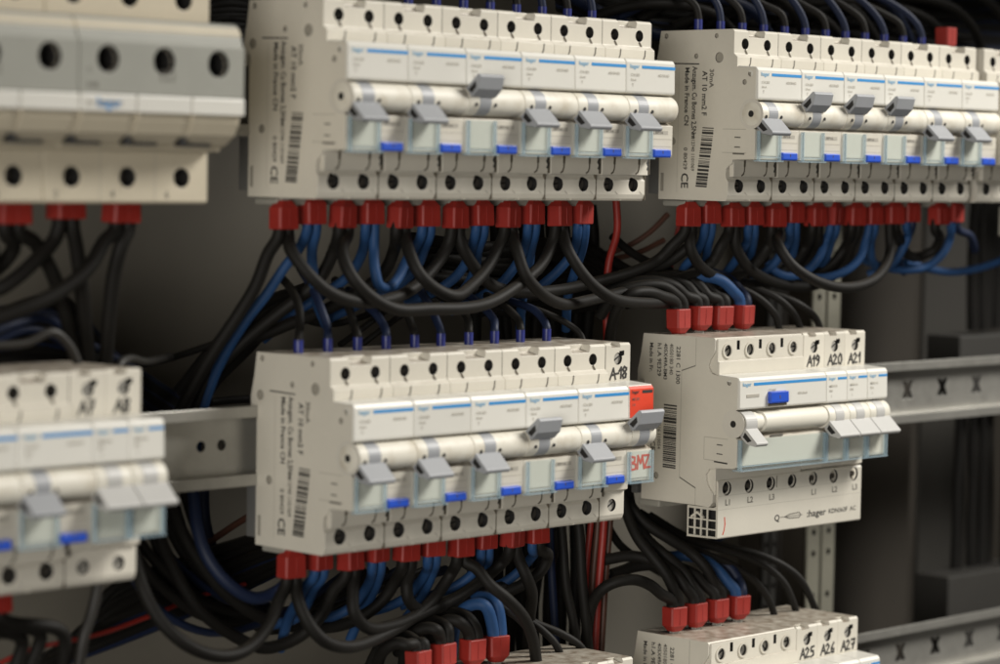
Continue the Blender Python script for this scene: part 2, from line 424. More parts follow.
def make_two_pole(first=False):
    o = empty('two_pole_breaker', 0, 0)
    W = 2 * MOD
    g = G(); g.prism_x(PROF, 0.1, W - 0.1, 'plastic')
    g.box(1.2, W - 1.2, 44.3, 46.9, 12.2, 20.4, 'plastic')
    c = G()
    for k in (0, 1):
        x = 8.8 + k * MOD
        c.cyl_d(x, 77.9, 2.7, 41.4, 49, 'dark', 28)
        c.cyl_d(x, 7.6, 3.35, 39.4, 49, 'dark', 28)
    # sloping wire entry cut and the little notch between the poles
    c.add([(11.8, 41, 82.6), (23.8, 41, 82.6), (23.8, 50, 80.4), (11.8, 50, 80.4), (9.4, 41, 90), (26.2, 41, 90), (26.2, 50, 90), (9.4, 50, 90)],
          [(0, 1, 2, 3), (4, 7, 6, 5), (0, 4, 5, 1), (1, 5, 6, 2), (2, 6, 7, 3), (3, 7, 4, 0)], 'plastic')
    c.box(W / 2 - 1.6, W / 2 + 1.6, 42.6, 45.2, 0 - 2, 1.0, 'plastic')
    if first: side_cuts(c, 'rcbo')
    b = finish('body', g, o, cut=c, bevel=0.35)
    # leave the side of the exposed one slightly different in print only
    g = G(); hook_groove_shade(g, (9.2, 26.8))
    for x in (8.8, 8.8 + MOD):
        g.ribbon([(x + 0.0, 74.8), (x + 1.2, 73.2), (x + 1.6, 72.4)], 1.1, 46.44, 'seam')
        g.ribbon([(x + 1.9, 71.0), (x + 1.6, 68.4), (x + 0.8, 67)], 0.7, 48.62, 'soft_ink')  # dark stroke for the shade in the shelf's curved gap, not print
        g.ribbon([(x + 4.6, 4.4), (x + 6.3, 3.2)], 0.35, 44.42, 'grey_print')
    g.ribbon([(W - 1.0, 19.4), (W - 1.8, 18.0), (W - 0.8, 16.6), (W - 1.6, 15)], 1.1, 46.93, 'ink')
    g.ribbon([(0.6, 13.0), (W - 0.6, 13.0)], 0.28, 44.42, 'grey_print')
    g.box(W - 0.45, W + 0.1, 40, 44.5, 0.3, 12.6, 'seam'); g.box(W - 0.45, W + 0.1, 40, 47.0, 12.6, 20.3, 'seam')
    g.box(W - 0.25, W + 0.05, 40, 46.45, 66.8, 84, 'soft_ink')
    finish('terminal_marking', g, b)
    terminal_screws(o, (8.8, 8.8 + MOD), 77.9, 46.4, r=2.5)
    terminal_screws(o, (8.8, 8.8 + MOD), 7.6, 44.4, r=2.8, tilt=0.1)
    # cover with printing
    g = G()
    g.prism_x([(57, 50.3), (61.6, 50.3), (61.9, 51.4), (61.6, 64.6), (60.4, 66.2), (48.8, 66.9), (48.8, 64), (57, 63.5)], 0.2, W - 0.2, 'cover')
    cv = finish('label_cover', g, o, bevel=0.45, seg=3)
    g = G()
    g.box(11.2, W - 0.3, 61.5, 61.80, 61.9, 63.3, 'blue_print')
    g.text('hager', (2.6, 61.82, 61.9), 2.7, UX, UZ, 'pale_print', 1.1)
    g.text('C16 230', (3.0, 61.95, 58.2), 1.8, UX, UZ, 'grey_print'); g.text('30mA', (3.0, 61.97, 55.9), 1.6, UX, UZ, 'grey_print')
    g.text('T', (4, 61.99, 53.4), 2.0, UX, UZ, 'grey_print'); g.text('ADC916D', (W - 12.5, 61.95, 58.4), 1.8, UX, UZ, 'grey_print')
    finish('printing', g, cv)
    g = G()
    g.lathe_x(58.2, 43.2, [(-0.2, 1.6), (-0.2, 5.4), (0.2, 6.1), (0.9, 6.25), (W - 0.9, 6.25), (W - 0.3, 6.0), (W - 0.25, 5.2)], 'roller')
    c = G(); c.cyl_x(58.2, 43.2, 1.7, -3, 3, 'dark', 20)
    finish('roller', g, o, cut=c)
    g = G(); g.cyl_x(58.2, 43.2, 1.6, -0.32, -0.22, 'dark', 16)
    for x in (4.0, 16.0):
        g.cyl_d(x, 41.9, 0.85, 63.2, 64.6, 'dark', 10)
    finish('pivot', g, o)
    # window over a paper card, rating slot, test button
    g = G(); g.box(3.4, 17.6, 60.9, 61.2, 22.8, 35.2, 'card'); finish('label_card', g, o)
    g = G(); g.box(1.6, 18.8, 61.5, 62.5, 20.9, 35.0, 'window'); w = finish('label_window', g, o, bevel=0.15)
    g = G()
    for a in ((1.5, 2.0, 60.9, 62.8, 20.6, 35.0), (18.2, 18.7, 60.9, 62.8, 20.6, 35.0), (0.2, 20.2, 60.0, 63.2, 19.9, 20.55)):
        g.box(*a, 'window_edge')
    g.box(2.4, 17.8, 62.55, 62.75, 21.9, 22.3, 'window_edge')
    finish('window_frame', g, w)
    g = G(); g.box(21.4, 31.6, 60.7, 60.95, 31.6, 33.3, 'grey_print'); g.text('BP16', (22.4, 61.0, 31.9), 1.6, UX, UZ, 'soft_ink', 1.7)
    g.box(20.4, W - 1.2, 60.7, 60.9, 29.2, 29.45, 'grey_print'); g.box(19.6, 20.0, 60.7, 60.9, 21, 35, 'grey_print')
    g.box(20.4, W - 1.2, 60.7, 60.9, 25.8, 26.0, 'grey_print')
    finish('rating_plate', g, o)
    g = G(); g.prism_x([(60.5, 20.9), (62.6, 20.7), (63.0, 21.5), (62.8, 24.4), (60.5, 24.7)], 20.2, 31.8, 'button')
    g.box(25.8, 26.3, 62.6, 63.1, 22.4, 23.9, 'seam')
    finish('test_button', g, o, bevel=0.25)
    g = G(); g.box(5, W - 5, -2, 13, -3.2, -0.2, 'clip'); finish('rail_clip', g, o, bevel=0.8)
    if first:
        g = G(); side_printing(g, 'rcbo'); finish('side_printing', g, b)
        g = G(); g.box(2, 30, -9, -1.2, 3, 26, 'bracket'); finish('rear_spacer', g, o, bevel=0.3)
        g = G(); g.cyl_x(58.2, 43.2, 7.4, 0.02, 0.1, 'side', 32); finish('pivot_boss', g, b)
    return o

def lever_mesh(up, x0=0.6, x1=15.8, bx0=6.2, bx1=13.6, mn='lever'):
    g = G(); c = handle_lever(g, x0, x1, bx0, bx1, up, mn)
    t = finish('lever', g, None, cut=c, bevel=0.25)
    me = t.data; bpy.data.objects.remove(t)
    return me
LEV = {False: lever_mesh(False), True: lever_mesh(True)}
PROTO = {}
PROTO['two'] = make_two_pole()
PROTO['two_first'] = make_two_pole(True)
ORD = ['first', 'second', 'third', 'fourth', 'fifth', 'sixth', 'seventh', 'eighth', 'ninth', 'tenth', 'eleventh', 'twelfth', 'thirteenth']
used = set()
def place(kind, x, z, label, group, up=None, cat='circuit breaker'):
    if kind not in used:
        o = PROTO[kind]; used.add(kind)
    else:
        o = copy_tree(PROTO[kind], skip=('lever',))
    o.location = (x * S, 0, z * S)
    tag(o, label, cat, group)
    if up is not None:
        l = bpy.data.objects.new('lever', LEV[up]); COL.objects.link(l); l.parent = o
    return o

XTM, XTR, XR, ZT, ZB = -6.657, 266.978, 258.408, 152.335, -151.8
GRP = {'TM': 'breakers of the upper middle block', 'TR': 'breakers of the upper right block', 'M': 'breakers of the central block', 'BL': 'breakers of the blurred left block'}
for k, up in enumerate([0, 0, 1, 0, 0, 0]):
    place('two_first' if k == 0 else 'two', XTM + k * 35.2, ZT, 'cream two-pole breaker with grey lever %s, %s of six in the upper middle block' % ('raised' if up else 'lowered', ORD[k]), GRP['TM'], bool(up))
for k, up in enumerate([0, 1, 1, 1, 0, 0]):
    place('two_first' if k == 0 else 'two', XTR + k * 35.2, ZT, 'cream two-pole breaker with grey lever %s, %s of six in the upper right block' % ('raised' if up else 'lowered', ORD[k]), GRP['TR'], bool(up))
place('two_first', XTR + 12 * MOD + 7.5, ZT, 'breaker cut off by the right photo edge at the end of the top row', 'breakers at the right edge', False)
for k, up in enumerate([0, 0, 0, 1, 0]):
    place('two_first' if k == 0 else 'two', k * 35.2, 0, 'cream two-pole breaker with grey lever %s, %s of five in the central block' % ('raised' if up else 'lowered', ORD[k]), GRP['M'], bool(up))
XBL = -102.0
for k in range(2):
    place('two', XBL - 2 * MOD - 35.2 * (k + 1), 0, ['blurred two-pole breaker left of the two black-marked single poles, lever lowered', 'blurred two-pole breaker cut off by the left photo edge'][k], GRP['BL'], False)

# ------------------------------------------------------------------ handwriting strokes
HAND = {
 'A': [[(0, 0), (.45, 1), (.75, 0)], [(.15, .38), (.7, .42)]],
 '1': [[(.05, .65), (.35, 1), (.3, 0)]],
 '8': [[(.6, .85), (.3, 1), (.1, .75), (.55, .35), (.5, .05), (.2, 0), (.1, .25), (.6, .75), (.6, .9)]],
 '9': [[(.6, .8), (.3, 1), (.1, .7), (.35, .5), (.6, .75), (.55, .3), (.25, 0)]],
 '2': [[(.05, .8), (.3, 1), (.55, .75), (.05, .05), (.65, .08)]],
 '0': [[(.35, 1), (.08, .6), (.15, .1), (.45, 0), (.65, .4), (.55, .85), (.35, 1)]],
 '4': [[(.35, 1), (.05, .35), (.7, .4)], [(.55, .8), (.5, 0)]],
 '5': [[(.6, 1), (.15, .95), (.15, .55), (.5, .55), (.55, .15), (.1, 0)]],
 '6': [[(.5, 1), (.12, .5), (.15, .05), (.5, .05), (.5, .4), (.15, .4)]],
 '7': [[(.05, .95), (.65, 1), (.3, 0)], [(.15, .5), (.6, .55)]],
 '-': [[(.05, .45), (.45, .5)]],
 'B': [[(.05, 0), (.1, 1), (.55, .9), (.5, .6), (.1, .52), (.6, .4), (.55, .05), (.05, 0)]],
 'M': [[(0, 0), (.15, 1), (.4, .4), (.65, 1), (.75, 0)]],
 'Z': [[(.05, .95), (.6, .95), (.05, .05), (.7, .05)]],
}
def hand(g, txt, x, z, h, d, mn, w=0.75, adv=0.78, sl=0.0):
    t = 0.12
    for i, ch in enumerate(txt):
        for st in HAND[ch]:
            pts = [(x + (a + b * sl) * h, z + b * h + i * 0.15) for a, b in st]
            g.ribbon(pts, w, d, mn, t); t += 0.02
        x += h * (adv if ch not in '1-' else adv * 0.62)

# ------------------------------------------------------------------ single-pole units beside other devices
PROF1 = [(-1, 85), (-2.5, 75), (-4.6, 66), (-4.6, 60.5), (-0.6, 60.5), (-0.6, 0.3), (42.6, 0), (43.6, 1), (44.4, 3), (44.4, 10), (44.4, 14), (46.5, 15),
         (47.0, 20.6), (60.4, 20.9), (60.8, 22), (60.8, 35.6), (57.5, 36.9), (53.8, 38.8), (51.6, 41.8), (51.6, 45), (53.8, 48.2), (56.5, 49.6),
         (60.4, 50), (60.4, 65.9), (46.6, 66.6), (46.6, 84), (45.6, 85)]
def make_single(mark, variant, x, z, label, group, comb=False, hidden_low=False):
    """variant: 'red' (auxiliary contact with red label), 'plain', 'light' (pale lever)"""
    o = empty('single_pole_breaker', x, z)
    W = MOD
    g = G(); g.prism_x(PROF1, 0.1, W - 0.1, 'plastic')
    c = G()
    c.cyl_d(W / 2, 77.6, 2.9, 41, 49, 'dark', 28)
    c.prism_d([(W / 2 + 0.5, 78.2), (W / 2 + 4.4, 79.2), (W / 2 + 4.4, 81.4), (W / 2 + 1.0, 81.2)], 42.5, 49, 'dark')
    c.cyl_d(W / 2, 7.6 if not comb else 9, 3.0, 39.4, 56, 'dark', 28)
    # scalloped upper edge
    c.add([(4.2, 41, 84.0), (10.2, 41, 84.0), (10.2, 50, 82.4), (4.2, 50, 82.4), (2.6, 41, 90), (11.8, 41, 90), (11.8, 50, 90), (2.6, 50, 90)],
          [(0, 1, 2, 3), (4, 7, 6, 5), (0, 4, 5, 1), (1, 5, 6, 2), (2, 6, 7, 3), (3, 7, 4, 0)], 'plastic')
    b = finish('body', g, o, cut=c, bevel=0.35)
    if mark:
        g = G(); hand(g, mark, 3.2 if len(mark) > 2 else 4.2, 67.9, 5.3, 46.62, 'ink', 1.0, adv=0.72 if len(mark) > 3 else 0.8)
        finish('handwritten_mark', g, b)
    terminal_screws(o, (W / 2,), 77.6, 46.6, True, 2.7)
    if not comb: terminal_screws(o, (W / 2,), 7.6, 44.4, True, 2.8)
    g = G()
    g.prism_x([(57, 50.3), (61.6, 50.3), (61.9, 51.4), (61.6, 64.6), (60.4, 66.2), (46.9, 67.0), (46.9, 64), (57, 63.5)], 0.15, W - 0.15, 'cover')
    cv = finish('label_cover', g, o, bevel=0.45, seg=3)
    g = G()
    if variant == 'red':
        g.prism_x([(61.75, 50.9), (62.12, 51.5), (61.86, 64.5), (60.6, 65.9), (60.2, 65.7), (61.4, 60), (61.5, 51)], 0.5, W - 0.5, 'label_red')
        g.text('hager', (1.6, 62.15, 62.4), 2.3, UX, UZ, 'ink'); g.box(9.2, 16.4, 61.6, 62.05, 62.3, 63.7, 'ink')
        g.text('MZ 201', (1.8, 62.2, 59.2), 1.7, UX, UZ, 'soft_ink'); g.text('1 0', (1.8, 62.2, 56.5), 1.7, UX, UZ, 'soft_ink')
    else:
        g.text('hager', (2.0, 61.82, 61.9), 2.4, UX, UZ, 'pale_print', 1.05)
        g.box(9.6, W - 0.6, 61.5, 61.80, 61.9, 63.1, 'blue_print')
        g.text('MBN116', (2.4, 61.95, 58.2), 1.8, UX, UZ, 'grey_print'); g.text('B16', (2.4, 61.97, 55.8), 1.8, UX, UZ, 'grey_print'); g.text('1', (3.6, 61.99, 53), 2.0, UX, UZ, 'grey_print')
    finish('printing', g, cv)
    g = G()
    g.lathe_x(58.2, 43.2, [(0.15, 5.0), (0.3, 5.9), (0.9, 6.1), (W - 0.9, 6.1), (W - 0.3, 5.9), (W - 0.15, 5.0)], 'roller_clean' if variant != 'red' else 'roller')
    finish('roller', g, o)
    g = G()
    up = variant == 'red'
    lm = 'lever' if variant in ('red',) else 'lever_light'
    c = handle_lever(g, 0.3 if not up else -0.4, W - 0.3 if not up else 16.4, 5.2, 12.4, up, lm)
    finish('lever', g, o, cut=c, bevel=0.25)
    if variant != 'light':
        g = G(); g.box(2.4, 16, 60.9, 61.2, 22.4, 35, 'card'); finish('label_card', g, o)
        if variant == 'red':
            g = G(); hand(g, 'BMZ', 2.6, 26.3, 6.4, 61.25, 'red_ink', 0.95, 0.76, -0.12); finish('handwritten_mark', g, o)
    g = G(); g.box(0.6, W - 0.4, 61.5, 62.7, 20.9, 35.0, 'window'); w = finish('label_window', g, o, bevel=0.15)
    g = G()
    for a in ((0.4, 1.2, 60.9, 63.0, 20.6, 35.0), (W - 1.2, W - 0.4, 60.9, 63.0, 20.6, 35.0), (0.2, W - 0.2, 60.0, 63.2, 19.9, 20.55)):
        g.box(*a, 'window_edge')
    finish('window_frame', g, w)
    tag(o, label, 'circuit breaker', group)
    return o
make_single('A-18', 'red', 10 * MOD, 0, 'single-pole unit with red front label, raised lever, marked A-18', GRP['M'])
make_single('A7', 'plain', XBL - 2 * MOD, 0, 'blurred single-pole breaker marked A7, left of the one marked A8', GRP['BL'])
make_single('A8', 'plain', XBL - MOD, 0, 'blurred single-pole breaker marked A8 at the block end by the bare rail', GRP['BL'])

# ------------------------------------------------------------------ four-pole residual current device
PROFR = [(-1, 85), (-2.5, 75), (-4.6, 66), (-4.6, 60.5), (-0.6, 60.5), (-0.6, 0.9), (35.8, 0.9), (43.6, 0.6), (46, 3), (46, 7.5), (43.0, 11),
         (41.6, 14), (41.6, 17), (43.4, 19.6), (47.8, 20.4), (58, 21), (60.8, 22), (60.8, 36), (57.5, 37.3), (55.0, 39.6), (53.6, 42), (53.6, 46), (55.5, 49), (57.5, 49.8),
         (60.4, 50.2), (60.4, 65.7), (59.8, 66.2), (46.8, 66.4), (43.5, 67.5), (41.6, 70.6), (42.4, 73.6), (45.2, 77.5), (45.6, 79), (45.6, 84.2), (44.8, 85)]
def make_rcd(x, z, label, low=True):
    o = empty('residual_current_device', x, z)
    W = 4 * MOD
    g = G(); g.prism_x(PROFR, 0.0, W - 0.1, 'plastic'); g.box(1.4, W - 0.1, 40, 47.4, 66.2, 73.2, 'plastic')
    g.box(1.4, W - 0.1, 40, 46.4, 73.0, 84.2, 'plastic')
    g.box(1.4, W - 0.1, 40, 46.6, 7, 20.6, 'plastic')
    c = G()
    for k in range(4):
        xx = 8.8 + k * MOD
        c.cyl_d(xx, 78.4, 2.9, 41, 52, 'dark', 28)
        c.cyl_d(xx, 10.2, 2.9, 39, 52, 'dark', 28)
        if k < 3: c.box(xx + 7.4, xx + 9.6, 44.0, 50, 78.6, 83.2, 'dark')
    for xx in (0, 1, 2, 3):
        c.box(xx * MOD + 6, xx * MOD + 12, 8, 18, 80, 90, 'dark')
    side_cuts(c, 'rcd')
    b = finish('body', g, o, cut=c, bevel=0.35)
    for k in range(4):
        xx = 8.8 + k * MOD
        g = G()
        n = 28
        for q in range(n):
            a0, a1 = 2 * math.pi * q / n, 2 * math.pi * (q + 1) / n
            g.prism_d([(xx + r * math.cos(a), 78.4 + r * math.sin(a)) for a, r in ((a0, 2.9), (a0, 3.9), (a1, 3.9), (a1, 2.9))], 46.3, 47.0, 'plastic')
        finish('terminal_collar', g, o)
    terminal_screws(o, [8.8 + k * MOD for k in range(4)], 78.4, 46.4, True, 2.8)
    g = G(); side_printing(g, 'rcd'); finish('side_printing', g, b)
    g = G(); g.cyl_x(58.2, 43.2, 7.0, -0.12, -0.01, 'side', 32)
    finish('pivot_boss', g, b)
    g = G()
    g.prism_x([(57, 50.5), (61.6, 50.5), (61.9, 51.4), (61.6, 64.6), (60.4, 66.2), (47.6, 66.9), (47.6, 64), (57, 63.5)], 0.2, W - 0.15, 'cover')
    cv = finish('label_cover', g, o, bevel=0.45, seg=3)
    g = G()
    g.box(11.2, W - 0.3, 61.5, 61.80, 61.9, 63.3, 'blue_print')
    g.text('hager', (2.4, 61.82, 61.9), 2.7, UX, UZ, 'pale_print', 1.1)
    g.box(5.4, 15.2, 61.75, 62.0, 56.2, 57.7, 'grey_print')
    g.text('CDA440', (W - 48, 61.98, 58.6), 1.7, UX, UZ, 'grey_print'); g.text('40A 30mA', (W - 24, 61.98, 56), 1.8, UX, UZ, 'grey_print')
    finish('printing', g, cv)
    g = G(); g.prism_x([(61.3, 52.8), (63.8, 52.6), (64.2, 53.4), (64.0, 58.2), (61.3, 58.5)], 22.4, 36.4, 'button'); g.box(22.4, 36.4, 61.2, 63, 51.2, 52.5, 'seam')
    g.box(29, 29.6, 63.9, 64.3, 54.6, 56.6, 'seam')
    finish('test_button', g, o, bevel=0.25)
    g = G()
    g.lathe_x(58.2, 43.4, [(0.5, 3.4), (0.6, 5.0), (1.0, 5.4), (14.8, 5.4), (15.4, 4.6), (19.0, 4.5), (19.8, 5.4), (W - 0.9, 5.4), (W - 0.2, 5.2), (W - 0.15, 4.0)], 'roller_clean')
    finish('roller', g, o)
    g = G(); g.cyl_x(58.2, 43.2, 1.7, -0.3, 0.2, 'dark', 20); finish('pivot', g, o)
    g = G(); c = handle_lever(g, 2.4, 11.6, 2.6, 11.4, False, 'lever_light')
    g.text('0', (5.6, 63.9, 45.6), 3.0, UX, (0, -0.5, 0.86), 'ink')
    finish('lever', g, o, cut=c, bevel=0.25)
    g = G(); g.box(2.0, W - 1, 60.9, 61.1, 22.6, 35.2, 'card'); finish('label_card', g, o)
    g = G(); g.box(1.0, W - 0.3, 61.5, 62.7, 20.9, 35.4, 'window'); w = finish('label_window', g, o, bevel=0.15)
    g = G()
    for a in ((0.6, 1.5, 60.9, 63.0, 20.6, 35.4), (W - 1.2, W - 0.3, 60.9, 63.0, 20.6, 35.4), (0.2, W - 0.2, 58.0, 63.4, 19.9, 20.55)):
        g.box(*a, 'window_edge')
    g.box(2, W - 1, 62.75, 63.0, 22.2, 22.7, 'window_edge')
    finish('window_frame', g, w)
    g = G(); g.box(26, 36, 60.95, 61.2, 35.7, 36.7, 'soft_ink'); finish('rating_plate', g, o)
    g = G(); g.box(2, 30, -9, -5, 3, 26, 'bracket'); finish('rear_spacer', g, o, bevel=0.3)
    g = G(); g.box(2, 30, -4, 10, -3.0, 0.7, 'clip'); finish('rail_clip', g, o, bevel=0.8)
    tag(o, label, 'residual current device', 'four-pole residual current devices')
    return o
make_rcd(XR, 0, 'cream four-pole residual current device with blue test button, marked L1 L2 L3 below')
make_rcd(XR, ZB, 'four-pole residual current device under red ferrules, left of marks A25 to A27')
XBM = 85.6 - 8.8
make_rcd(XBM, ZB, 'four-pole residual current device barely showing at the bottom edge')
GR = {'R': 'breakers marked A19 to A21', 'B': 'breakers marked A25 to A27', 'BM': 'unmarked breakers at the bottom edge'}
for k, t in enumerate(('A19', 'A20', 'A21')):
    make_single(t, 'light', XR + (4 + k) * MOD, 0, 'single-pole breaker with pale lowered lever, marked %s in black' % t, GR['R'], comb=True)
for k, t in enumerate(('A25', 'A26', 'A27')):
    make_single(t, 'light', XR + (4 + k) * MOD, ZB, 'single-pole breaker cut off by the bottom edge, marked %s in black' % t, GR['B'], comb=True)
for k in range(3):
    make_single(None, 'light', XBM + (4 + k) * MOD, ZB, 'single-pole breaker top at the bottom edge, %s from the left under thin black cables' % ORD[k], GR['BM'], comb=True)

# comb busbar over the lower terminals of the right-hand group
def make_comb(x, z, label):
    o = empty('busbar_block', x, z)
    W = 7 * MOD - 2.2
    g = G()
    g.prism_x([(28.4, -15.4), (47.6, -15.0), (48.0, -14.4), (48.0, 13.0), (47.4, 14.0), (46.8, 14.0), (46.8, 1), (45, 0.3), (28.4, 0.3)], 2.0, W, 'plastic')
    c = G()
    for k in range(7):
        c.cyl_d(8.8 + k * MOD, 9.8, 3.5, 40, 52, 'dark', 28)
    c.box(-1, 4.4, 29.4, 40.8, -14.2, -0.9, 'dark')
    c.box(-1, 4.4, 42.0, 46.8, -14.0, -0.9, 'dark')
    b = finish('cover', g, o, cut=c, bevel=0.3)
    g = G()
    for k in range(7):
        t = ['L1', 'L2', 'L3', '', 'L1', 'L2', 'L3'][k]
        if t: g.text(t, (7.4 + k * MOD, 48.06, 1.4), 4.2, UX, UZ, 'soft_ink', 1.15)
    for z0 in (-0.6, 6.2):
        g.box(2.4, W - 0.3, 47.95, 48.04, z0, z0 + 0.18, 'grey_print')
    g.text('Q', (47.4, 48.06, -9.8), 4.6, UX, UZ, 'ink', 1.2)
    g.text(':hager', (74.5, 48.06, -9.8), 4.9, UX, UZ, 'ink', 1.35)
    g.text('KDN363F', (93.0, 48.06, -9.4), 3.3, UX, UZ, 'ink', 1.2)
    g.text('AC', (111.5, 48.06, -9.4), 3.3, UX, UZ, 'soft_ink', 1.2)
    # engraved key symbol
    g.ribbon([(56, -8.2), (60, -7.2), (68, -6.8), (69.5, -8.2), (68, -9.4), (60, -9.2), (56, -8.2)], 0.5, 48.0, 'soft_ink', 0.06)
    g.ribbon([(52.5, -8.2), (70.5, -8.2)], 0.35, 48.0, 'soft_ink', 0.05)
    g.ribbon([(7.4, -4.6), (7.8, -8), (7.2, -11), (6.2, -13)], 0.7, 48.02, 'red_ink', 0.06)
    g.ribbon([(48.8, 13.2), (48.8, 7.6)], 0.5, 48.0, 'seam', 0.06)
    finish('printing', g, b)
    g = G()
    for zz in (-11, -6.4): g.box(2.2, 3.2, 29.0, 46.9, zz, zz + 0.7, 'plastic')
    for dd in (32.5, 36.6): g.box(2.3, 3.1, dd, dd + 0.8, -14.6, -0.6, 'plastic')
    g.prism_x([(30.5, -5), (34.6, -2.2), (38.8, -4.8), (38.2, -5.6), (34.6, -3.4), (31, -5.8)], 2.0, 3.4, 'plastic')
    finish('end_grid', g, o)
    for k in range(7):
        xx = 8.8 + k * MOD
        g = G(); g.cyl_d(xx, 9.8, 2.7, 41.5, 42.5, 'dark' if k != 3 else 'screw', 20)
        if k != 3:
            g.cyl_d(xx + 1.3, 9.8, 1.3, 42.5, 46.5, 'screw', 16)
        finish('terminal_screw', g, o)
    for k in (0, 1, 2, 4, 5, 6):
        pass
    return tag(o, label, 'busbar')
make_comb(XR, 0, 'cream busbar block lettered L1 L2 L3 with an open grid at its left end')

# ------------------------------------------------------------------ wide three-pole switches, upper left
def make_switch(x, z):
    o = empty('main_switch', x, z)
    P = 27.3; W = 3 * P
    prof = [(-0.6, 92), (-0.6, 0), (45.6, 0), (46.2, 1), (46.2, 20.6), (53.5, 21), (54.2, 22.4), (57.5, 23.4), (62.5, 27), (65.4, 32), (66, 36),
            (66, 68), (64, 70.4), (60, 71), (46.4, 71.4), (46.4, 91), (45.6, 92)]
    g = G(); g.prism_x(prof, 0.15, W - 0.15, 'plastic_dark')
    c = G()
    for k in range(3):
        xx = P / 2 + k * P
        c.cyl_d(xx, 10.2, 3.9, 38, 50, 'dark', 28)
        c.cyl_d(xx, 81.2, 4.2, 38, 50, 'dark', 28)
        c.cyl_d(xx, 55.2, 4.9, 50, 72, 'dark', 32)
    b = finish('body', g, o, cut=c, bevel=0.5)
    g = G()
    g.prism_x([(60, 42), (68.2, 42), (68.4, 62), (67.2, 62.6), (67.0, 64.4), (66.4, 64.8), (66.2, 66.4), (65.6, 66.8), (65.4, 68.6), (64.6, 69), (64.2, 70.6), (62, 71.6), (58, 71.8), (60, 69)], 0.2, W - 0.2, 'panel_grey')
    c = G()
    for k in range(3):
        c.cyl_d(P / 2 + k * P, 55.2, 5.2, 55, 72, 'dark', 32)
    f = finish('front_panel', g, o, cut=c, bevel=0.5)
    g = G()
    g.text('T 1', (P - 1 + 0.2, 68.34, 60), 2.2, UX, UZ, 'soft_ink')
    g.text('2 0', (4, 68.34, 60), 2.2, UX, UZ, 'soft_ink'); g.text('C', (4, 68.34, 50), 2.6, UX, UZ, 'soft_ink')
    g.ribbon([(P + 12, 51.5), (P + 18.5, 51.5), (P + 18.5, 48), (P + 12, 48), (P + 12, 51.5)], 0.35, 68.3, 'soft_ink')
    g.ribbon([(P + 15.2, 51.5), (P + 15.2, 48)], 0.3, 68.3, 'soft_ink')
    g.text('II I III', (4, 68.36, 44.4), 2.4, UX, UZ, 'soft_ink')
    finish('panel_printing', g, f)
    for k in range(3):
        g = G(); g.box(k * P + 0.3, k * P + P - 0.3, 62, 68.9, 35.2, 41.8, 'cover')
        s_ = finish('label_strip', g, o, bevel=0.4)
        g = G()
        if k == 0: g.text('hager', (8, 69.0, 37), 5.2, UX, UZ, 'blue_print', 1.0)
        elif k == 1: g.text('IN 100A 400V', (3, 69.0, 37.4), 3.0, UX, UZ, 'grey_print', 1.0)
        else: g.text('L1 N', (9, 69.0, 37.2), 3.8, UX, UZ, 'grey_print', 1.0)
        finish('strip_printing', g, s_)
        # curved lever front with dark gap
        pr = [(55, 23.0), (58.5, 23.8), (63.4, 27.4), (66.3, 32.2), (67.0, 35.0), (60, 35), (54, 30)]
        g = G(); g.prism_x(pr, k * P + 2.4, k * P + P - 1.2, 'plastic_dark'); finish('lever', g, o, bevel=0.5)
        g = G()
        g.box(k * P - 0.2 if k else 0.3, k * P + 2.2, 57, 62.5, 23.4, 26.2, 'dark')
        g.box(k * P + 1.0, k * P + 17, 57.2, 59.8, 22.6, 23.8, 'dark')
        finish('lever_gap', g, o)
    g = G()
    for k, t in enumerate('246'):
        g.text(t, (P / 2 + k * P - 8.5, 46.25, 2.2), 4.0, UX, UZ, 'soft_ink', 1.0)
        if k: g.box(k * P - 0.15, k * P + 0.15, 46.15, 46.25, 1, 20, 'grey_print')
    finish('terminal_marking', g, b)
    terminal_screws(o, [P / 2 + k * P for k in range(3)], 10.2, 42.5, False, 3.6)
    terminal_screws(o, [P / 2 + k * P for k in range(3)], 55.2, 60, False, 4.4)
    return tag(o, None, 'main switch', 'wide three-pole switches')
XTL = -68.4
s0 = make_switch(XTL - 81.9, 150.3); s0['label'] = 'large three-pole switch with grey front panel and round corner, upper left'
s1 = copy_tree(s0); s1.location = ((XTL - 163.8) * S, 0, 150.3 * S); s1['label'] = 'three-pole switch cut off by the left photo edge, grey front panel'

# ------------------------------------------------------------------ rails, uprights, panels
def rail(name_label, x0, x1, zc, slots, rounds=()):
    prof = [(0.2, zc + 17.5), (-0.9, zc + 17.5), (-0.9, zc + 13.5), (-7.6, zc + 13.5), (-7.6, zc - 13.5), (-0.9, zc - 13.5), (-0.9, zc - 17.5), (0.2, zc - 17.5),
            (0.2, zc - 12.4), (-6.5, zc - 12.4), (-6.5, zc + 12.4), (0.2, zc + 12.4)]
    g = G(); g.prism_x(prof, x0, x1, 'zinc')
    c = G()
    for x in slots:
        w, h, t = 3.4, 5.0, 1.5
        z = zc + 0.6
        w, t = 5.2, 2.1
        c.prism_d([(x - w, z + h), (x - w + 2 * t, z + h), (x, z + 2.6), (x + w - 2 * t, z + h), (x + w, z + h), (x + 2.5, z), (x + w, z - h), (x + w - 2 * t, z - h),
                   (x, z - 2.6), (x - w + 2 * t, z - h), (x - w, z - h), (x - 2.5, z)], -10, -4, 'dark')
    for x in rounds: c.cyl_d(x, zc + 0.5, 2.3, -10, -4, 'dark', 20)
    return tag(finish('mounting_rail', g, None, cut=c, bevel=0.25), name_label, 'rail', 'mounting rails')
ZC = 43.9
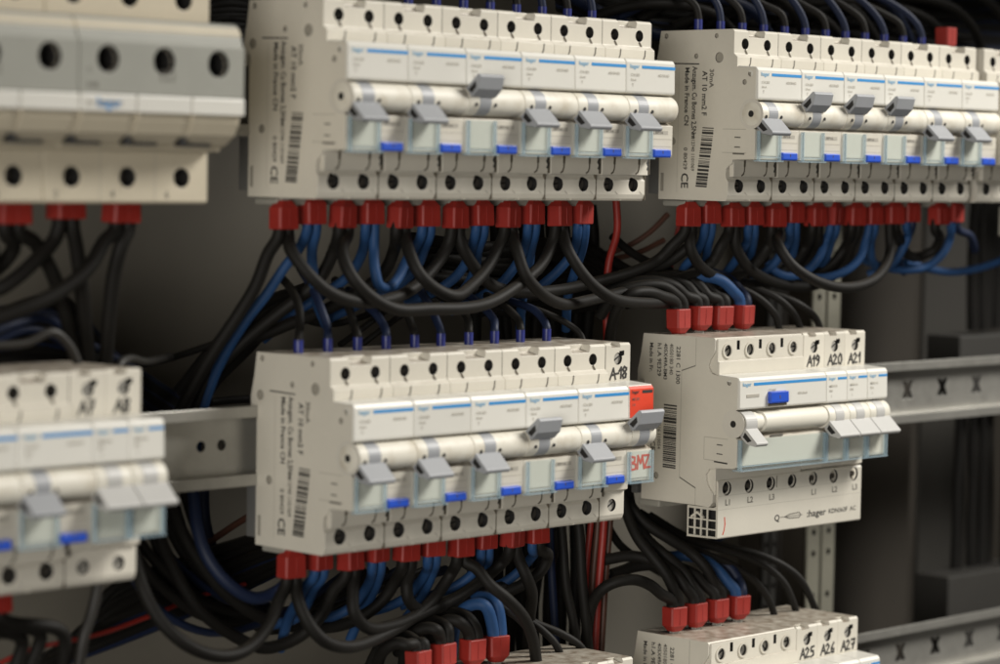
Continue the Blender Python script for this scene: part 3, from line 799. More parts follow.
rail('zinc mounting rail of the middle row, X-shaped slots at its bare right end', -330, 760, ZC, [461.9 + 34.85 * k for k in range(9)], (-26.4, -14.8))
rail('zinc mounting rail of the bottom row, X-shaped slots at lower right', -330, 760, ZC + ZB + 0.4, [392 + 34.85 * k for k in range(11)])
rail('zinc mounting rail hidden behind the top row of breakers', -330, 760, ZC + ZT, [])

def struct(name, g, **k):
    o = finish(name, g, None, **k); o['kind'] = 'structure'; return o
g = G(); g.box(-900, 512, -124, -120, -700, 900, 'plate'); struct('back_wall', g)
g = G(); g.box(512, 1400, -262, -258, -700, 900, 'panel_dark'); struct('rear_wall', g)
g = G(); g.box(-900, 1400, -262, -258, -700, 900, 'panel_dark')
def panel(label, a, b, d, mn):
    g = G(); g.box(a, b, d - 3, d, -500, 560, mn)
    return tag(finish('metal_partition', g, bevel=0.5), label, 'panel', 'cabinet panels')
def X_at(u, d): return at(u, 450, d).x
panel('dark brown cabinet panel right of the perforated upright', X_at(836, -150), X_at(911, -150), -150, 'panel_dark')
panel('greyer cabinet panel beyond the black seam at right', X_at(920, -155), X_at(968, -155), -155, 'panel_mid')
def upright(u0, u1, d, label, mn='upright'):
    x0, x1 = at(u0, 560, d).x, at(u1, 560, d).x
    o = empty('perforated_upright', (x0 + x1) / 2, -500, d)
    cx = (x0 + x1) / 2
    g = G(); c = G()
    w = (x1 - x0) / 2
    g.box(-w, -1.2, -1.5, 0, 0, 1060, mn); g.box(1.2, w, -1.5, 0, 0, 1060, mn)
    for k in range(84):
        z = 8 + k * 12.5
        if k % 6 == 4: continue
        for xx in (-w / 2 - 0.6, w / 2 + 0.6): c.cyl_d(xx, z, 1.9, -4, 3, 'dark', 12)
    finish('flange', g, o, cut=c)
    g = G(); g.box(-w, w, -18, -3, 0, 1060, 'panel_dark'); finish('channel', g, o)
    return tag(o, label, 'upright', 'perforated uprights')
upright(807, 834, -60, 'perforated steel upright right of the middle, holes in two columns')
upright(763, 776, -100, 'darker narrow upright left of the perforated one, below the lettered busbar', 'trunk')

# vertical dark cable bundle and trunking at far right
def tube(pts, r, mn, n=12, sub=6, cap=True):
    """Catmull-Rom tube through world points in mm (x, y, z)"""
    P = [Vector(p) for p in pts]
    if len(P) > 2:
        Q = [P[0] * 2 - P[1]] + P + [P[-1] * 2 - P[-2]]
        C_ = []
        for i in range(1, len(Q) - 2):
            p0, p1, p2, p3 = Q[i - 1], Q[i], Q[i + 1], Q[i + 2]
            t0 = 0.0; t1 = t0 + max((p1 - p0).length, 1e-3) ** .5; t2 = t1 + max((p2 - p1).length, 1e-3) ** .5; t3 = t2 + max((p3 - p2).length, 1e-3) ** .5
            for j in range(sub):
                t = t1 + (t2 - t1) * j / sub
                A1 = p0 * ((t1 - t) / (t1 - t0)) + p1 * ((t - t0) / (t1 - t0)); A2 = p1 * ((t2 - t) / (t2 - t1)) + p2 * ((t - t1) / (t2 - t1)); A3 = p2 * ((t3 - t) / (t3 - t2)) + p3 * ((t - t2) / (t3 - t2))
                B1 = A1 * ((t2 - t) / (t2 - t0)) + A2 * ((t - t0) / (t2 - t0)); B2 = A2 * ((t3 - t) / (t3 - t1)) + A3 * ((t - t1) / (t3 - t1))
                C_.append(B1 * ((t2 - t) / (t2 - t1)) + B2 * ((t - t1) / (t2 - t1)))
        C_.append(P[-1])
    else:
        C_ = P
    v = []; f = []
    T = (C_[1] - C_[0]).normalized()
    N = T.orthogonal().normalized()
    for i, p in enumerate(C_):
        T2 = (C_[min(i + 1, len(C_) - 1)] - C_[max(i - 1, 0)]).normalized()
        N = (N - T2 * N.dot(T2)).normalized()
        B = T2.cross(N)
        for k in range(n):
            a = 2 * math.pi * k / n
            v.append(p + (N * math.cos(a) + B * math.sin(a)) * r)
        if i:
            for k in range(n):
                f.append(((i - 1) * n + k, (i - 1) * n + (k + 1) % n, i * n + (k + 1) % n, i * n + k))
    f.append(tuple(range(n))[::-1]); f.append(tuple(range(len(v) - n, len(v))))
    return v, f
def mesh_obj(name, v, f, mn, parent=None):
    o0 = v[0].copy() if parent is None else Vector((0, 0, 0))
    me = bpy.data.meshes.new(name)
    me.from_pydata([(p - o0) * S for p in v], [], f)
    me.materials.append(M[mn])
    for p in me.polygons: p.use_smooth = True
    me.set_sharp_from_angle(angle=math.radians(50))
    o = bpy.data.objects.new(name, me); COL.objects.link(o)
    o.location = o0 * S
    if parent: o.parent = parent
    return o
n_cable = 0
def cable(color, r, pts, label, group='cables'):
    global n_cable
    n_cable += 1
    v, f = tube(pts, r, None)
    return tag(mesh_obj('cable', v, f, 'cable_' + color), label, 'cable', group)
# far right
for z0, z1, lab in ((at(980, 330, -70).z, at(980, 62, -70).z, 'upper'), (at(980, 572, -70).z, at(980, 400, -70).z, 'lower')):
    for k in range(6):
        x = X_at(972, -70) + k * 8.5 + random.uniform(-1, 1)
        dd = -70 - random.uniform(0, 14)
        pts = [(x + random.uniform(-1.5, 1.5), -dd, z0 + (z1 - z0) * q / 4) for q in range(5)]
        cable('black', 3.8, pts, '%s dark vertical cable at far right, %s from the left %s the middle rail' % ('thick', ORD[k], 'above' if lab == 'upper' else 'below'), 'vertical cables at far right')
g = G(); g.box(X_at(957, -60), X_at(957, -60) + 260, -85, -60, at(970, 410, -60).z, at(970, 336, -60).z, 'trunk'); tag(finish('cable_trunking', g, bevel=0.6), 'dark grey trunking above the middle rail at far right', 'trunking', 'trunking at far right')
g = G(); g.box(X_at(952, -60), X_at(952, -60) + 260, -85, -60, at(970, 680, -60).z, at(970, 574, -60).z, 'trunk'); tag(finish('cable_trunking', g, bevel=0.6), 'dark grey trunking behind the bottom rail at far right', 'trunking', 'trunking at far right')
g = G(); g.box(X_at(992, 0), X_at(992, 0) + 60, 0, 12, at(992, 236, 0).z, at(992, 207, 0).z, 'clip'); tag(finish('end_bracket', g, bevel=0.6), 'small pale bracket under the breaker at the right edge', 'bracket')

# ------------------------------------------------------------------ ferrules
FER = {}
def make_ferrule(up):
    """red twin ferrule; wide end towards the cables"""
    g = G(); s_ = 1 if up else -1
    o = 0
    lev = [(0, 3.0, 2.6), (1.6, 4.1, 3.3), (3.0, 5.4, 4.1), (12.0, 5.6, 4.2), (12.5, 5.3, 3.9)]
    p = []
    for z, a, b in lev:
        c = 0.8
        p += [(-a + c, -b, s_ * z), (a - c, -b, s_ * z), (a, -b + c, s_ * z), (a, b - c, s_ * z), (a - c, b, s_ * z), (-a + c, b, s_ * z), (-a, b - c, s_ * z), (-a, -b + c, s_ * z)]
    f = [tuple(range(8)), tuple(range(8 * len(lev) - 1, 8 * len(lev) - 9, -1))]
    for i in range(len(lev) - 1):
        f += [(i * 8 + k, i * 8 + (k + 1) % 8, (i + 1) * 8 + (k + 1) % 8, (i + 1) * 8 + k) for k in range(8)]
    g.add(p, f, 'ferrule_red')
    g.box(-0.25, 0.25, 4.0, 4.35, min(s_ * 3.6, s_ * 11.5), max(s_ * 3.6, s_ * 11.5), 'ferrule_red')
    g.box(-2.2, 2.2, -1.4, 1.4, min(s_ * -5, 0), max(s_ * -5, 0), 'screw_light')
    o = finish('twin_ferrule', g, None, bevel=0.25)
    me = o.data; bpy.data.objects.remove(o)
    return me
FM = {True: make_ferrule(True), False: make_ferrule(False)}
def ferrules(block, x0, z, n, d, up, where, skip=(), pitch=MOD, rs=None, off=8.8, sc_=1.0):
    for k in range(n):
        if k in skip: continue
        dd = d + (rs[k] if rs else (0.9 if k % 2 == 0 else -0.5))
        x = x0 + off + k * pitch
        zz = z + (0.6 if up else -0.6) + random.uniform(-0.8, 0.8) + (0 if k % 2 == 0 or up else 0.9)
        o = bpy.data.objects.new('twin_ferrule', FM[up]); COL.objects.link(o)
        if sc_ != 1: zz += 2.6
        o.location = (x * S, -dd * S, zz * S)
        o.rotation_euler = (random.uniform(-.05, .05), 0, random.uniform(-.2, .2))
        if sc_ != 1: o.scale = (sc_, sc_, 0.85)
        tag(o, 'red twin ferrule, %s from the left %s' % (ORD[k], where), 'ferrule', 'red ferrules ' + where)
        FER[(block, k)] = Vector((x, -dd, zz + (12 if up else -12) * (1 if sc_ == 1 else 0.85)))
ferrules('TM', XTM, ZT, 12, 12.2, False, 'under the upper middle block')
ferrules('TR', XTR, ZT, 12, 11.4, False, 'under the upper right block')
ferrules('TN', XTR + 12 * MOD + 7.5, ZT, 2, 12, False, 'under the breaker at the right photo edge')
ferrules('M', 0, 0, 10, 12.6, False, 'under the central block')
ferrules('R', XR, 85, 4, 13.6, True, 'on top of the device beside A19', rs=[1, 0, -.4, -.4])
ferrules('B', XR, 85 + ZB, 4, 15, True, 'on top of the device beside A25', rs=[1, .5, 0, -.4])
ferrules('BM', XBM, 85 + ZB, 4, 15, True, 'on the device at the bottom edge')
ferrules('BL', XBL - 5 * MOD - 17.6, 0, 4, 12, False, 'under the blurred left block')
ferrules('TL', XTL - 81.9, 150.3, 3, 11, False, 'under the large grey-panelled switch', pitch=27.3, off=13.65 - 3.0, sc_=1.25)
ferrules('TK', XTL - 163.8, 150.3, 3, 11, False, 'under the switch at the left photo edge', pitch=27.3, off=13.65 - 3.0, sc_=1.25)
ferrules('TNt', XTR + 12 * MOD + 7.5, ZT + 85, 1, 14, True, 'on the breaker at the right photo edge')

LBL = {'TM': 'the upper middle block', 'TR': 'the upper right block', 'M': 'the central block', 'TN': 'the right-edge breaker', 'R': 'the device beside A19', 'B': 'the device beside A25', 'BM': 'the bottom-edge device', 'BL': 'the blurred left block', 'TL': 'the large switch', 'TK': 'the left-edge switch'}
def fp(key):
    b, k, s_ = key
    p = FER[(b, k)]
    w = 2.4 if b not in ('TL', 'TK') else 3.0
    up = b in ('R', 'B', 'BM')
    q = p + Vector((s_ * w, 0, 0))
    dz = 1 if up else -1
    return [q + Vector((0, 0, -5 * dz)), q + Vector((s_ * 0.3, 0, 3.2 * dz))]
def run(color, r, start, mids, end=None, extra=''):
    """start/end: (block, pole, side); mids: (photo u, photo v, depth)"""
    pts = fp(start) + [at(*m) for m in mids]
    names = {'black': 'black', 'blue': 'blue', 'navy': 'navy blue'}
    a = '%s ferrule %s %s' % (ORD[start[1]], 'on' if start[0] in ('R', 'B', 'BM') else 'under', LBL[start[0]])
    side = 'left' if start[2] < 0 else 'right'
    if end:
        pts += fp(end)[::-1]
        lab = 'thick %s cable looping from the %s to the %s ferrule' % (names[color], a.replace(' ferrule', '', 1), ORD[end[1]])
    else:
        lab = '%s cable from the %s side of the %s' % (names[color], side, a)
    cable(color, r, pts, lab + extra, 'cables from red ferrules')
TB, TU = 2.85, 2.35
K, U = 'black', 'blue'
# --- below the upper middle block
run(K, TB, ('TM', 0, -1), [(268, 254, 8), (256, 285, 2), (238, 315, -6), (214, 351, -16), (190, 392, -26), (165, 440, -34), (120, 520, -40)])
run(K, TB, ('TM', 0, 1), [(291, 250, 18), (305, 270, 24), (326, 290, 28), (352, 301, 28), (383, 301, 24), (412, 289, 18), (436, 265, 12), (448, 245, 12)], ('TM', 6, -1))
run(K, TB, ('TM', 2, 1), [(342, 250, 20), (351, 275, 27), (369, 295, 30), (395, 309, 32), (430, 309, 32), (466, 308, 30), (491, 302, 26), (517, 286, 22), (541, 265, 16), (551, 246, 13)], ('TM', 10, -1))
run(K, TB, ('TM', 4, 1), [(409, 251, 20), (419, 273, 26), (436, 289, 28), (455, 296, 28), (471, 286, 22), (487, 268, 16), (498, 248, 13)], ('TM', 8, -1))
run(K, TB, ('TM', 6, 1), [(463, 248, 14), (475, 268, 14), (490, 284, 10), (515, 292, 6), (560, 290, 0), (600, 281, -6), (640, 272, -8), (668, 262, -2), (690, 246, 6)])
run(K, TB, ('TM', 8, 1), [(517, 250, 20), (525, 274, 24), (541, 293, 24), (562, 304, 20), (590, 300, 12), (632, 290, 4), (676, 280, 4), (712, 262, 8), (721, 246, 12)], ('TR', 2, -1))
run(K, TB, ('TM', 10, 1), [(568, 250, 20), (580, 270, 24), (594, 286, 26), (612, 298, 26), (640, 303, 20), (690, 300, 4), (740, 292, -10)])
run(K, TB, ('TM', 2, -1), [(334, 250, 6), (322, 275, 0), (306, 292, -6), (280, 312, -14), (240, 345, -24), (208, 380, -32), (190, 430, -38)])
run(K, TB, ('TM', 4, -1), [(394, 250, 4), (384, 272, -2), (362, 290, -8), (325, 310, -16), (280, 328, -24), (230, 352, -34), (196, 395, -38)])
run(K, TB, ('TM', 6, -1), [(448, 250, 2), (436, 274, -6), (410, 296, -12), (370, 312, -18), (320, 322, -26), (270, 340, -34)]) if False else None
run(U, TU, ('TM', 1, -1), [(298, 250, 2), (284, 268, -2), (268, 292, -8), (245, 322, -16), (226, 352, -24), (212, 382, -30), (200, 420, -34), (194, 470, -34)])
run(U, TU, ('TM', 1, 1), [(312, 250, 6), (313, 272, 2), (316, 300, -8), (326, 325, -16)])
run(U, TU, ('TM', 3, -1), [(363, 250, 2), (356, 266, -4), (344, 280, -10), (325, 293, -18), (300, 310, -26), (262, 340, -34)])
run(U, TU, ('TM', 3, 1), [(374, 250, 12), (375, 270, 16), (379, 285, 17), (388, 288, 16), (398, 278, 12), (408, 258, 6), (418, 243, 8)], ('TM', 5, -1))
run(U, TU, ('TM', 5, 1), [(424, 250, 4), (416, 268, -4), (398, 285, -12), (368, 300, -20), (330, 318, -26)])
run(U, TU, ('TM', 7, -1), [(471, 250, 4), (464, 266, -2), (452, 280, -8), (430, 294, -16), (390, 306, -24)])
run(U, TU, ('TM', 7, 1), [(478, 250, 4), (474, 272, -4), (462, 292, -12), (440, 308, -20)])
run(U, TU, ('TM', 9, -1), [(524, 250, 2), (514, 268, -4), (500, 284, -10), (478, 298, -18), (450, 312, -24)])
run(U, TU, ('TM', 9, 1), [(531, 250, 4), (528, 272, -6), (522, 300, -14), (520, 330, -22)])
run(U, TU, ('TM', 11, -1), [(574, 250, 2), (564, 264, -2), (548, 280, -8), (528, 294, -14), (500, 306, -22)])
run(U, TU, ('TM', 11, 1), [(582, 250, 2), (576, 268, -6), (568, 296, -14), (566, 330, -22)])
# --- below the upper right block
run(K, TB, ('TR', 0, -1), [(672, 246, 8), (658, 260, 2), (632, 272, -2), (596, 282, -6), (560, 290, -10), (520, 298, -16), (480, 312, -24)])
run(K, TB, ('TR', 0, 1), [(690, 246, 14), (697, 262, 14), (714, 276, 8), (740, 283, 0), (775, 282, -6), (800, 272, -8), (816, 250, 2)], ('TR', 6, 1))
run(K, TB, ('TR', 2, 1), [(736, 246, 12), (744, 262, 12), (760, 276, 6), (790, 286, -4), (818, 284, -8), (842, 268, -4), (852, 245, 6)], ('TR', 8, 1))
run(K, TB, ('TR', 4, -1), [(768, 246, 8), (752, 266, 4), (728, 280, 2), (700, 288, 0), (660, 296, -4), (626, 304, -10)])
run(K, TB, ('TR', 4, 1), [(779, 246, 22), (791, 264, 28), (810, 278, 32), (836, 287, 32), (862, 285, 28), (880, 274, 22), (890, 252, 14)], ('TR', 10, -1))
run(K, TB, ('TR', 6, -1), [(806, 246, 4), (794, 262, 0), (775, 276, -6), (748, 286, -14), (710, 290, -22)])
run(K, TB, ('TR', 8, -1), [(846, 246, 2), (834, 262, -4), (812, 276, -12), (790, 282, -20)])
run(K, TB, ('TR', 10, 1), [(900, 240, 6), (905, 252, 2), (918, 257, -4), (934, 250, 2), (940, 238, 8)], ('TN', 0, -1))
run(U, TU, ('TR', 1, -1), [(701, 244, 4), (694, 256, 0), (684, 268, -8), (680, 290, -20)])
run(U, TU, ('TR', 1, 1), [(708, 246, 4), (706, 262, -4), (700, 280, -12), (690, 300, -22)])
run(U, TU, ('TR', 3, -1), [(747, 242, 4), (740, 254, 0), (730, 268, -8), (716, 284, -16)])
run(U, TU, ('TR', 3, 1), [(753, 244, 4), (748, 262, -4), (738, 282, -12)])
run(U, TU, ('TR', 5, -1), [(789, 242, 4), (781, 254, 0), (770, 268, -6), (752, 280, -14)])
run(U, TU, ('TR', 5, 1), [(795, 244, 4), (790, 260, -2), (780, 276, -10)])
run(U, TU, ('TR', 7, -1), [(826, 240, 8), (820, 256, 8), (810, 268, 4), (794, 276, 0), (776, 272, -4), (768, 262, -8)])
run(U, TU, ('TR', 7, 1), [(831, 242, 2), (826, 258, -4), (818, 268, -12)])
run(U, TU, ('TR', 9, -1), [(866, 240, 10), (861, 256, 10), (850, 268, 8), (836, 275, 4), (820, 278, -2), (800, 276, -12)])
run(U, TU, ('TR', 9, 1), [(871, 242, 4), (871, 256, 0), (876, 268, -6)])
run(U, TU, ('TR', 11, -1), [(908, 236, 8), (902, 250, 6), (894, 262, 2), (884, 270, -4), (868, 274, -12)])
run('navy', TU, ('TR', 11, 1), [(902, 246, -4), (898, 262, -12), (904, 272, -20)])
run(U, TU, ('TN', 1, -1), [(950, 238, 6), (942, 254, 2), (928, 266, -4), (905, 270, -10), (880, 266, -18), (860, 258, -24)])
run('navy', TU, ('TN', 1, 1), [(970, 236, 0), (975, 250, -8)])
cable('blue', TU, [at(905, 262, -20), at(925, 268, -20), (at(950, 272, -20)), at(975, 269, -18), at(1000, 261, -14), at(1040, 240, -10)], 'long blue cable sagging towards the right photo edge above the middle rail', 'loose cables')
# --- below the central block
run(K, TB, ('M', 0, -1), [(279, 600, 14), (268, 626, 16), (246, 650, 18), (218, 656, 18), (184, 643, 16), (157, 616, 10), (141, 583, 4), (134, 556, -4), (130, 520, -14)])
run(K, TB, ('M', 0, 1), [(299, 603, 18), (310, 626, 22), (326, 642, 24), (350, 647, 22), (382, 636, 16), (412, 618, 10), (436, 596, 6), (452, 572, 8)], ('M', 6, -1))
run(K, TB, ('M', 2, -1), [(334, 590, 8), (322, 614, 2), (300, 636, -4), (265, 648, -10), (231, 634, -14), (201, 611, -18), (177, 575, -22), (160, 538, -24), (150, 500, -26)])
run(K, TB, ('M', 2, 1), [(353, 592, 16), (354, 612, 18), (366, 627, 18), (391, 626, 14), (425, 612, 8), (456, 598, 4), (485, 578, 4), (503, 562, 8)], ('M', 8, -1))
run(K, TB, ('M', 4, -1), [(396, 580, 6), (385, 597, 0), (366, 614, -6), (338, 626, -12), (306, 627, -16), (279, 624, -18), (251, 612, -20), (223, 591, -22), (201, 564, -24), (182, 532, -26), (168, 498, -26), (160, 460, -28)])
run(K, TB, ('M', 4, 1), [(407, 582, 10), (408, 598, 10), (420, 610, 6), (445, 606, 0), (480, 594, -6), (520, 580, -12), (550, 562, -18), (556, 530, -20)])
run(K, TB, ('M', 6, 1), [(476, 568, 18), (489, 584, 24), (506, 598, 28), (524, 618, 28), (533, 640, 26), (537, 668, 22)])
run(K, TB, ('M', 8, 1), [(520, 562, 14), (527, 578, 16), (532, 594, 14), (530, 615, 6), (528, 640, -6), (528, 680, -20)])
run(K, TB, ('M', 6, -1), [(452, 574, 4), (438, 592, -4), (412, 608, -10), (385, 618, -14), (352, 640, -20), (346, 680, -24)]) if False else None
run(K, TB, ('M', 8, -1), [(503, 562, 4), (490, 580, -2), (462, 596, -8), (430, 614, -14), (404, 640, -20), (398, 680, -24)]) if False else None
run(U, TU, ('M', 1, -1), [(306, 586, 4), (297, 602, -2), (288, 620, -10), (280, 650, -18)])
run(U, TU, ('M', 1, 1), [(314, 588, 4), (307, 604, -4), (296, 618, -12), (268, 626, -18)])
run(U, TU, ('M', 3, -1), [(371, 578, 4), (364, 592, -2), (350, 608, -8), (328, 618, -14), (300, 622, -20)])
run(U, TU, ('M', 3, 1), [(378, 580, 4), (371, 596, -4), (362, 612, -12), (350, 640, -20)])
run(U, TU, ('M', 5, -1), [(427, 570, 4), (420, 582, -2), (408, 596, -8), (390, 606, -16), (370, 612, -22)])
run(U, TU, ('M', 5, 1), [(433, 572, 4), (426, 588, -4), (418, 602, -12), (405, 620, -20)])
run(U, TU, ('M', 7, -1), [(480, 562, 4), (470, 576, -2), (452, 588, -8), (430, 596, -16), (400, 606, -24)])
run(U, TU, ('M', 7, 1), [(488, 562, 4), (484, 572, -4), (474, 590, -12)])
run(U, TU, ('M', 9, -1), [(534, 554, 4), (524, 566, -2), (508, 580, -8), (486, 590, -16), (460, 598, -24)])
run(K, TB, ('M', 9, 1), [(548, 556, 6), (540, 572, 2), (520, 586, -4), (490, 598, -10), (450, 612, -16), (420, 628, -22)])
cable('navy', 2.9, [at(190, 470, -30), at(194, 498, -26), at(198, 530, -20), at(208, 558, -14), at(229, 584, -8), at(254, 598, -4), at(276, 592, -2), at(296, 575, 4)], 'thick dusty navy cable curving down below the bare left rail', 'loose cables')
# --- device tops
run(K, 2.9, ('R', 0, -1), [(661, 296, 16), (646, 292, 16), (630, 295, 14), (619, 306, 8), (612, 326, 0), (608, 360, -10)])
run(K, 2.9, ('R', 0, 1), [(675, 294, 14), (662, 286, 12), (640, 286, 8), (616, 294, 2), (600, 316, -8)])
run(K, 2.9, ('R', 1, -1), [(686, 296, 12), (674, 286, 10), (652, 281, 4), (620, 286, -6), (590, 300, -14)])
run(K, 2.9, ('R', 1, 1), [(696, 296, 12), (686, 285, 8), (664, 278, 2), (640, 278, -6), (610, 286, -14)])
run(K, 2.9, ('R', 2, -1), [(708, 296, 12), (698, 285, 8), (680, 278, 0), (650, 276, -10)])
run(K, 2.9, ('R', 2, 1), [(717, 295, 10), (706, 284, 6), (690, 277, -2), (665, 275, -12)])
run(U, 2.9, ('R', 3, -1), [(733, 291, 14), (722, 281, 12), (706, 277, 8), (688, 280, 2), (664, 290, -10)])
run('navy', 2.9, ('R', 3, 1), [(740, 291, 8), (728, 279, 2), (704, 272, -6), (680, 272, -14)])
run(K, 2.9, ('B', 0, -1), [(661, 594, 18), (650, 585, 18), (636, 580, 16), (620, 581, 12), (604, 588, 6), (592, 604, -2), (586, 640, -10)])
run(K, 2.9, ('B', 0, 1), [(674, 590, 16), (666, 574, 14), (652, 556, 8), (638, 538, 0), (628, 516, -8), (622, 490, -14), (616, 450, -18)])
run(K, 2.9, ('B', 1, -1), [(686, 588, 14), (676, 574, 10), (656, 562, 4), (632, 556, -4), (604, 560, -12)])
run(K, 2.9, ('B', 1, 1), [(694, 588, 14), (684, 572, 10), (666, 556, 4), (648, 540, -6), (634, 518, -14), (626, 480, -20)])
run(K, 2.9, ('B', 2, -1), [(706, 586, 12), (694, 574, 8), (672, 566, 0), (640, 566, -10), (612, 574, -16)])
run(K, 2.9, ('B', 2, 1), [(715, 585, 14), (706, 568, 12), (690, 552, 6), (668, 538, 0), (644, 522, -8), (626, 500, -16)])
run(U, 2.9, ('B', 3, -1), [(728, 582, 12), (718, 570, 8), (704, 560, 2), (684, 556, -8), (650, 560, -16)])
run('navy', 2.9, ('B', 3, 1), [(738, 580, 10), (730, 568, 6), (716, 560, 0), (700, 556, -10)])
for k in range(4):
    col = K if k < 3 else U
    u0 = [419, 448, 471, 497][k]; v0 = [645, 630, 622, 606][k]
    run(col, 2.9, ('BM', k, -1), [(u0 - 12, v0 + 0, 16), (u0 - 22, v0 - 2, 12), (u0 - 34, v0 + 4, 6), (u0 - 42, v0 + 20, -4), (u0 - 46, v0 + 50, -14)])
    run(col, 2.9, ('BM', k, 1), [(u0 - 1, v0 - 2, 14), (u0 - 10, v0 - 8, 8), (u0 - 24, v0 - 8, 0), (u0 - 40, v0 + 4, -10), (u0 - 50, v0 + 24, -18)])

# --- switch cables, upper left
R2 = 3.1
run(K, R2, ('TL', 0, -1), [(14, 246, 6), (4, 262, 0), (-16, 280, -8)])
run(K, R2, ('TL', 0, 1), [(34, 242, 8), (50, 268, 4), (63, 304, -2), (72, 340, -6), (78, 380, -12)])
run(K, R2, ('TL', 1, -1), [(54, 240, 10), (34, 262, 10), (8, 284, 8), (-20, 298, 2)])
run(K, R2, ('TL', 1, 1), [(77, 252, 8), (82, 290, 4), (86, 330, -2), (90, 370, -10)])
run(K, R2, ('TL', 2, -1), [(104, 242, 12), (90, 266, 14), (62, 290, 14), (30, 306, 12), (-10, 320, 6)])
run(K, R2, ('TL', 2, 1), [(121, 246, 12), (114, 274, 8), (109, 320, 2), (106, 360, -6), (104, 400, -12)])
run(K, R2, ('TK', 2, 1), [(-8, 250, 8), (-20, 280, 6)])
# --- blurred left block, lower side
run(K, TB, ('BL', 3, 1), [(62, 632, 10), (64, 668, 6)])
run(K, TB, ('BL', 3, -1), [(40, 634, 8), (30, 668, 4)])
run(K, TB, ('BL', 2, 1), [(22, 640, 6), (12, 675, 2)])
cable('grey', 2.4, [at(98, 585, 12), at(92, 612, 12), at(84, 636, 12), at(78, 672, 10)], 'dusty grey cable dropping from beneath the breaker marked A7', 'loose cables')
cable('grey', 1.8, [at(-10, 346, 8), at(26, 343, 12), at(52, 332, 14), at(68, 344, 14), at(78, 364, 14), at(79, 372, 14)], 'thin grey cable hooking into the top of the breaker marked A7', 'loose cables')
cable('grey', 1.8, [at(170, 357, -30), at(146, 362, -10), at(128, 359, 8), at(120, 364, 12), at(116, 374, 13)], 'thin grey cable bending over the top of the breaker marked A8', 'loose cables')
cable('navy', 1.9, [at(-10, 332, -6), at(20, 322, -8), at(45, 318, -12), at(66, 330, -18), at(100, 350, -24), at(140, 372, -30)], 'thin navy cable under the large switch at the left', 'loose cables')

# --- single small-gauge cables with blue sleeves on top of breakers
def sleeved(x, z, d, mids, color, label, group):
    o = empty('cable', x, z, d)
    base = Vector((x, -d, z))
    g = G(); g.cyl_x(0, 0, 1, 0, 1, 'ferrule_blue')  # replaced below
    v, f = tube([(0, 0, -0.4), (0, 0, 2), (0, 0, 5.6)], 2.15, None, n=14, sub=1)
    mesh_obj('sleeve', v, f, 'ferrule_blue', o)
    pts = [base + Vector((0, 0, 3)), base + Vector((0, 0, 6.2))] + mids
    v, f = tube(pts, 1.95, None, n=10)
    mesh_obj('sheath', [p - base for p in v], f, 'cable_' + color, o)
    tag(o, label, 'cable', group)
mt = [(300, [(300, 325), (299, 308), (293, 292), (280, 276)]), (328, [(327, 326), (320, 306), (312, 288), (300, 268)]), (356, [(355, 328), (351, 314), (345, 300), (335, 280)]),
      (386, [(384, 326), (376, 314), (364, 304), (348, 290)]), (413, [(412, 326), (407, 314), (400, 304), (388, 285)]), (440, [(438, 324), (432, 310), (424, 296), (410, 275)]),
      (470, [(468, 320), (463, 312), (455, 304), (440, 296)]), (495, [(494, 320), (486, 310), (475, 300), (456, 290)]), (520, [(518, 320), (510, 311), (498, 302), (480, 292)]),
      (543, [(542, 318), (534, 310), (520, 304), (500, 298)])]
for k, (u, ps) in enumerate(mt):
    d = 16.2 + random.uniform(-.6, .6)
    ds = [12, 6, -4, -20]
    sleeved(8.8 + k * MOD, 85.2, d, [at(a, b, q) for (a, b), q in zip(ps, ds)], 'black' if k % 2 == 0 else 'navy',
            'thin %s cable with blue sleeve, %s from the left on top of the central block' % ('black' if k % 2 == 0 else 'navy', ORD[k]), 'sleeved cables on the central block')
cable('black', 1.6, [at(584, 344, 14), at(580, 334, 12), at(568, 324, 8), (at(548, 314, 2)), at(520, 304, -8), at(490, 296, -18)], 'thin black cable entering the single-pole unit marked A-18', 'loose cables')
for k in range(12):
    x = XTR + 8.8 + k * MOD
    b = Vector((x, -16, ZT + 85))
    h = [24, 30, 26, 34, 22, 36, 24, 38, 26, 34, 24, 30][k]
    w = [26, 22, 30, 40, 36, 62, 40, 78, 40, 74, 46, 66][k]
    mids = [b + Vector((-w * .06, 1, 9 + h * .15)), b + Vector((-w * .25, 6, h * .75)), b + Vector((-w * .6, 14, h)), b + Vector((-w, 28, h * .95)), b + Vector((-w * 1.5, 50, h * .8 + 10))]
    sleeved(x, ZT + 85.2, 16, mids, 'black' if k % 2 == 0 else 'navy', 'thin %s cable with blue sleeve, %s from the left on the upper right block' % ('black' if k % 2 == 0 else 'navy', ORD[k]), 'sleeved cables on the upper right block')
for k in range(4, 12):
    x = XTM + 8.8 + k * MOD
    b = Vector((x, -16, ZT + 85))
    mids = [b + Vector((-2, 1, 14)), b + Vector((-10, 6, 26)), b + Vector((-30, 14, 36)), b + Vector((-60, 30, 40))]
    sleeved(x, ZT + 85.2, 16, mids, 'black' if k % 2 == 0 else 'navy', 'thin %s cable with blue sleeve, %s from the left on the upper middle block' % ('black' if k % 2 == 0 else 'navy', ORD[k]), 'sleeved cables on the upper middle block')
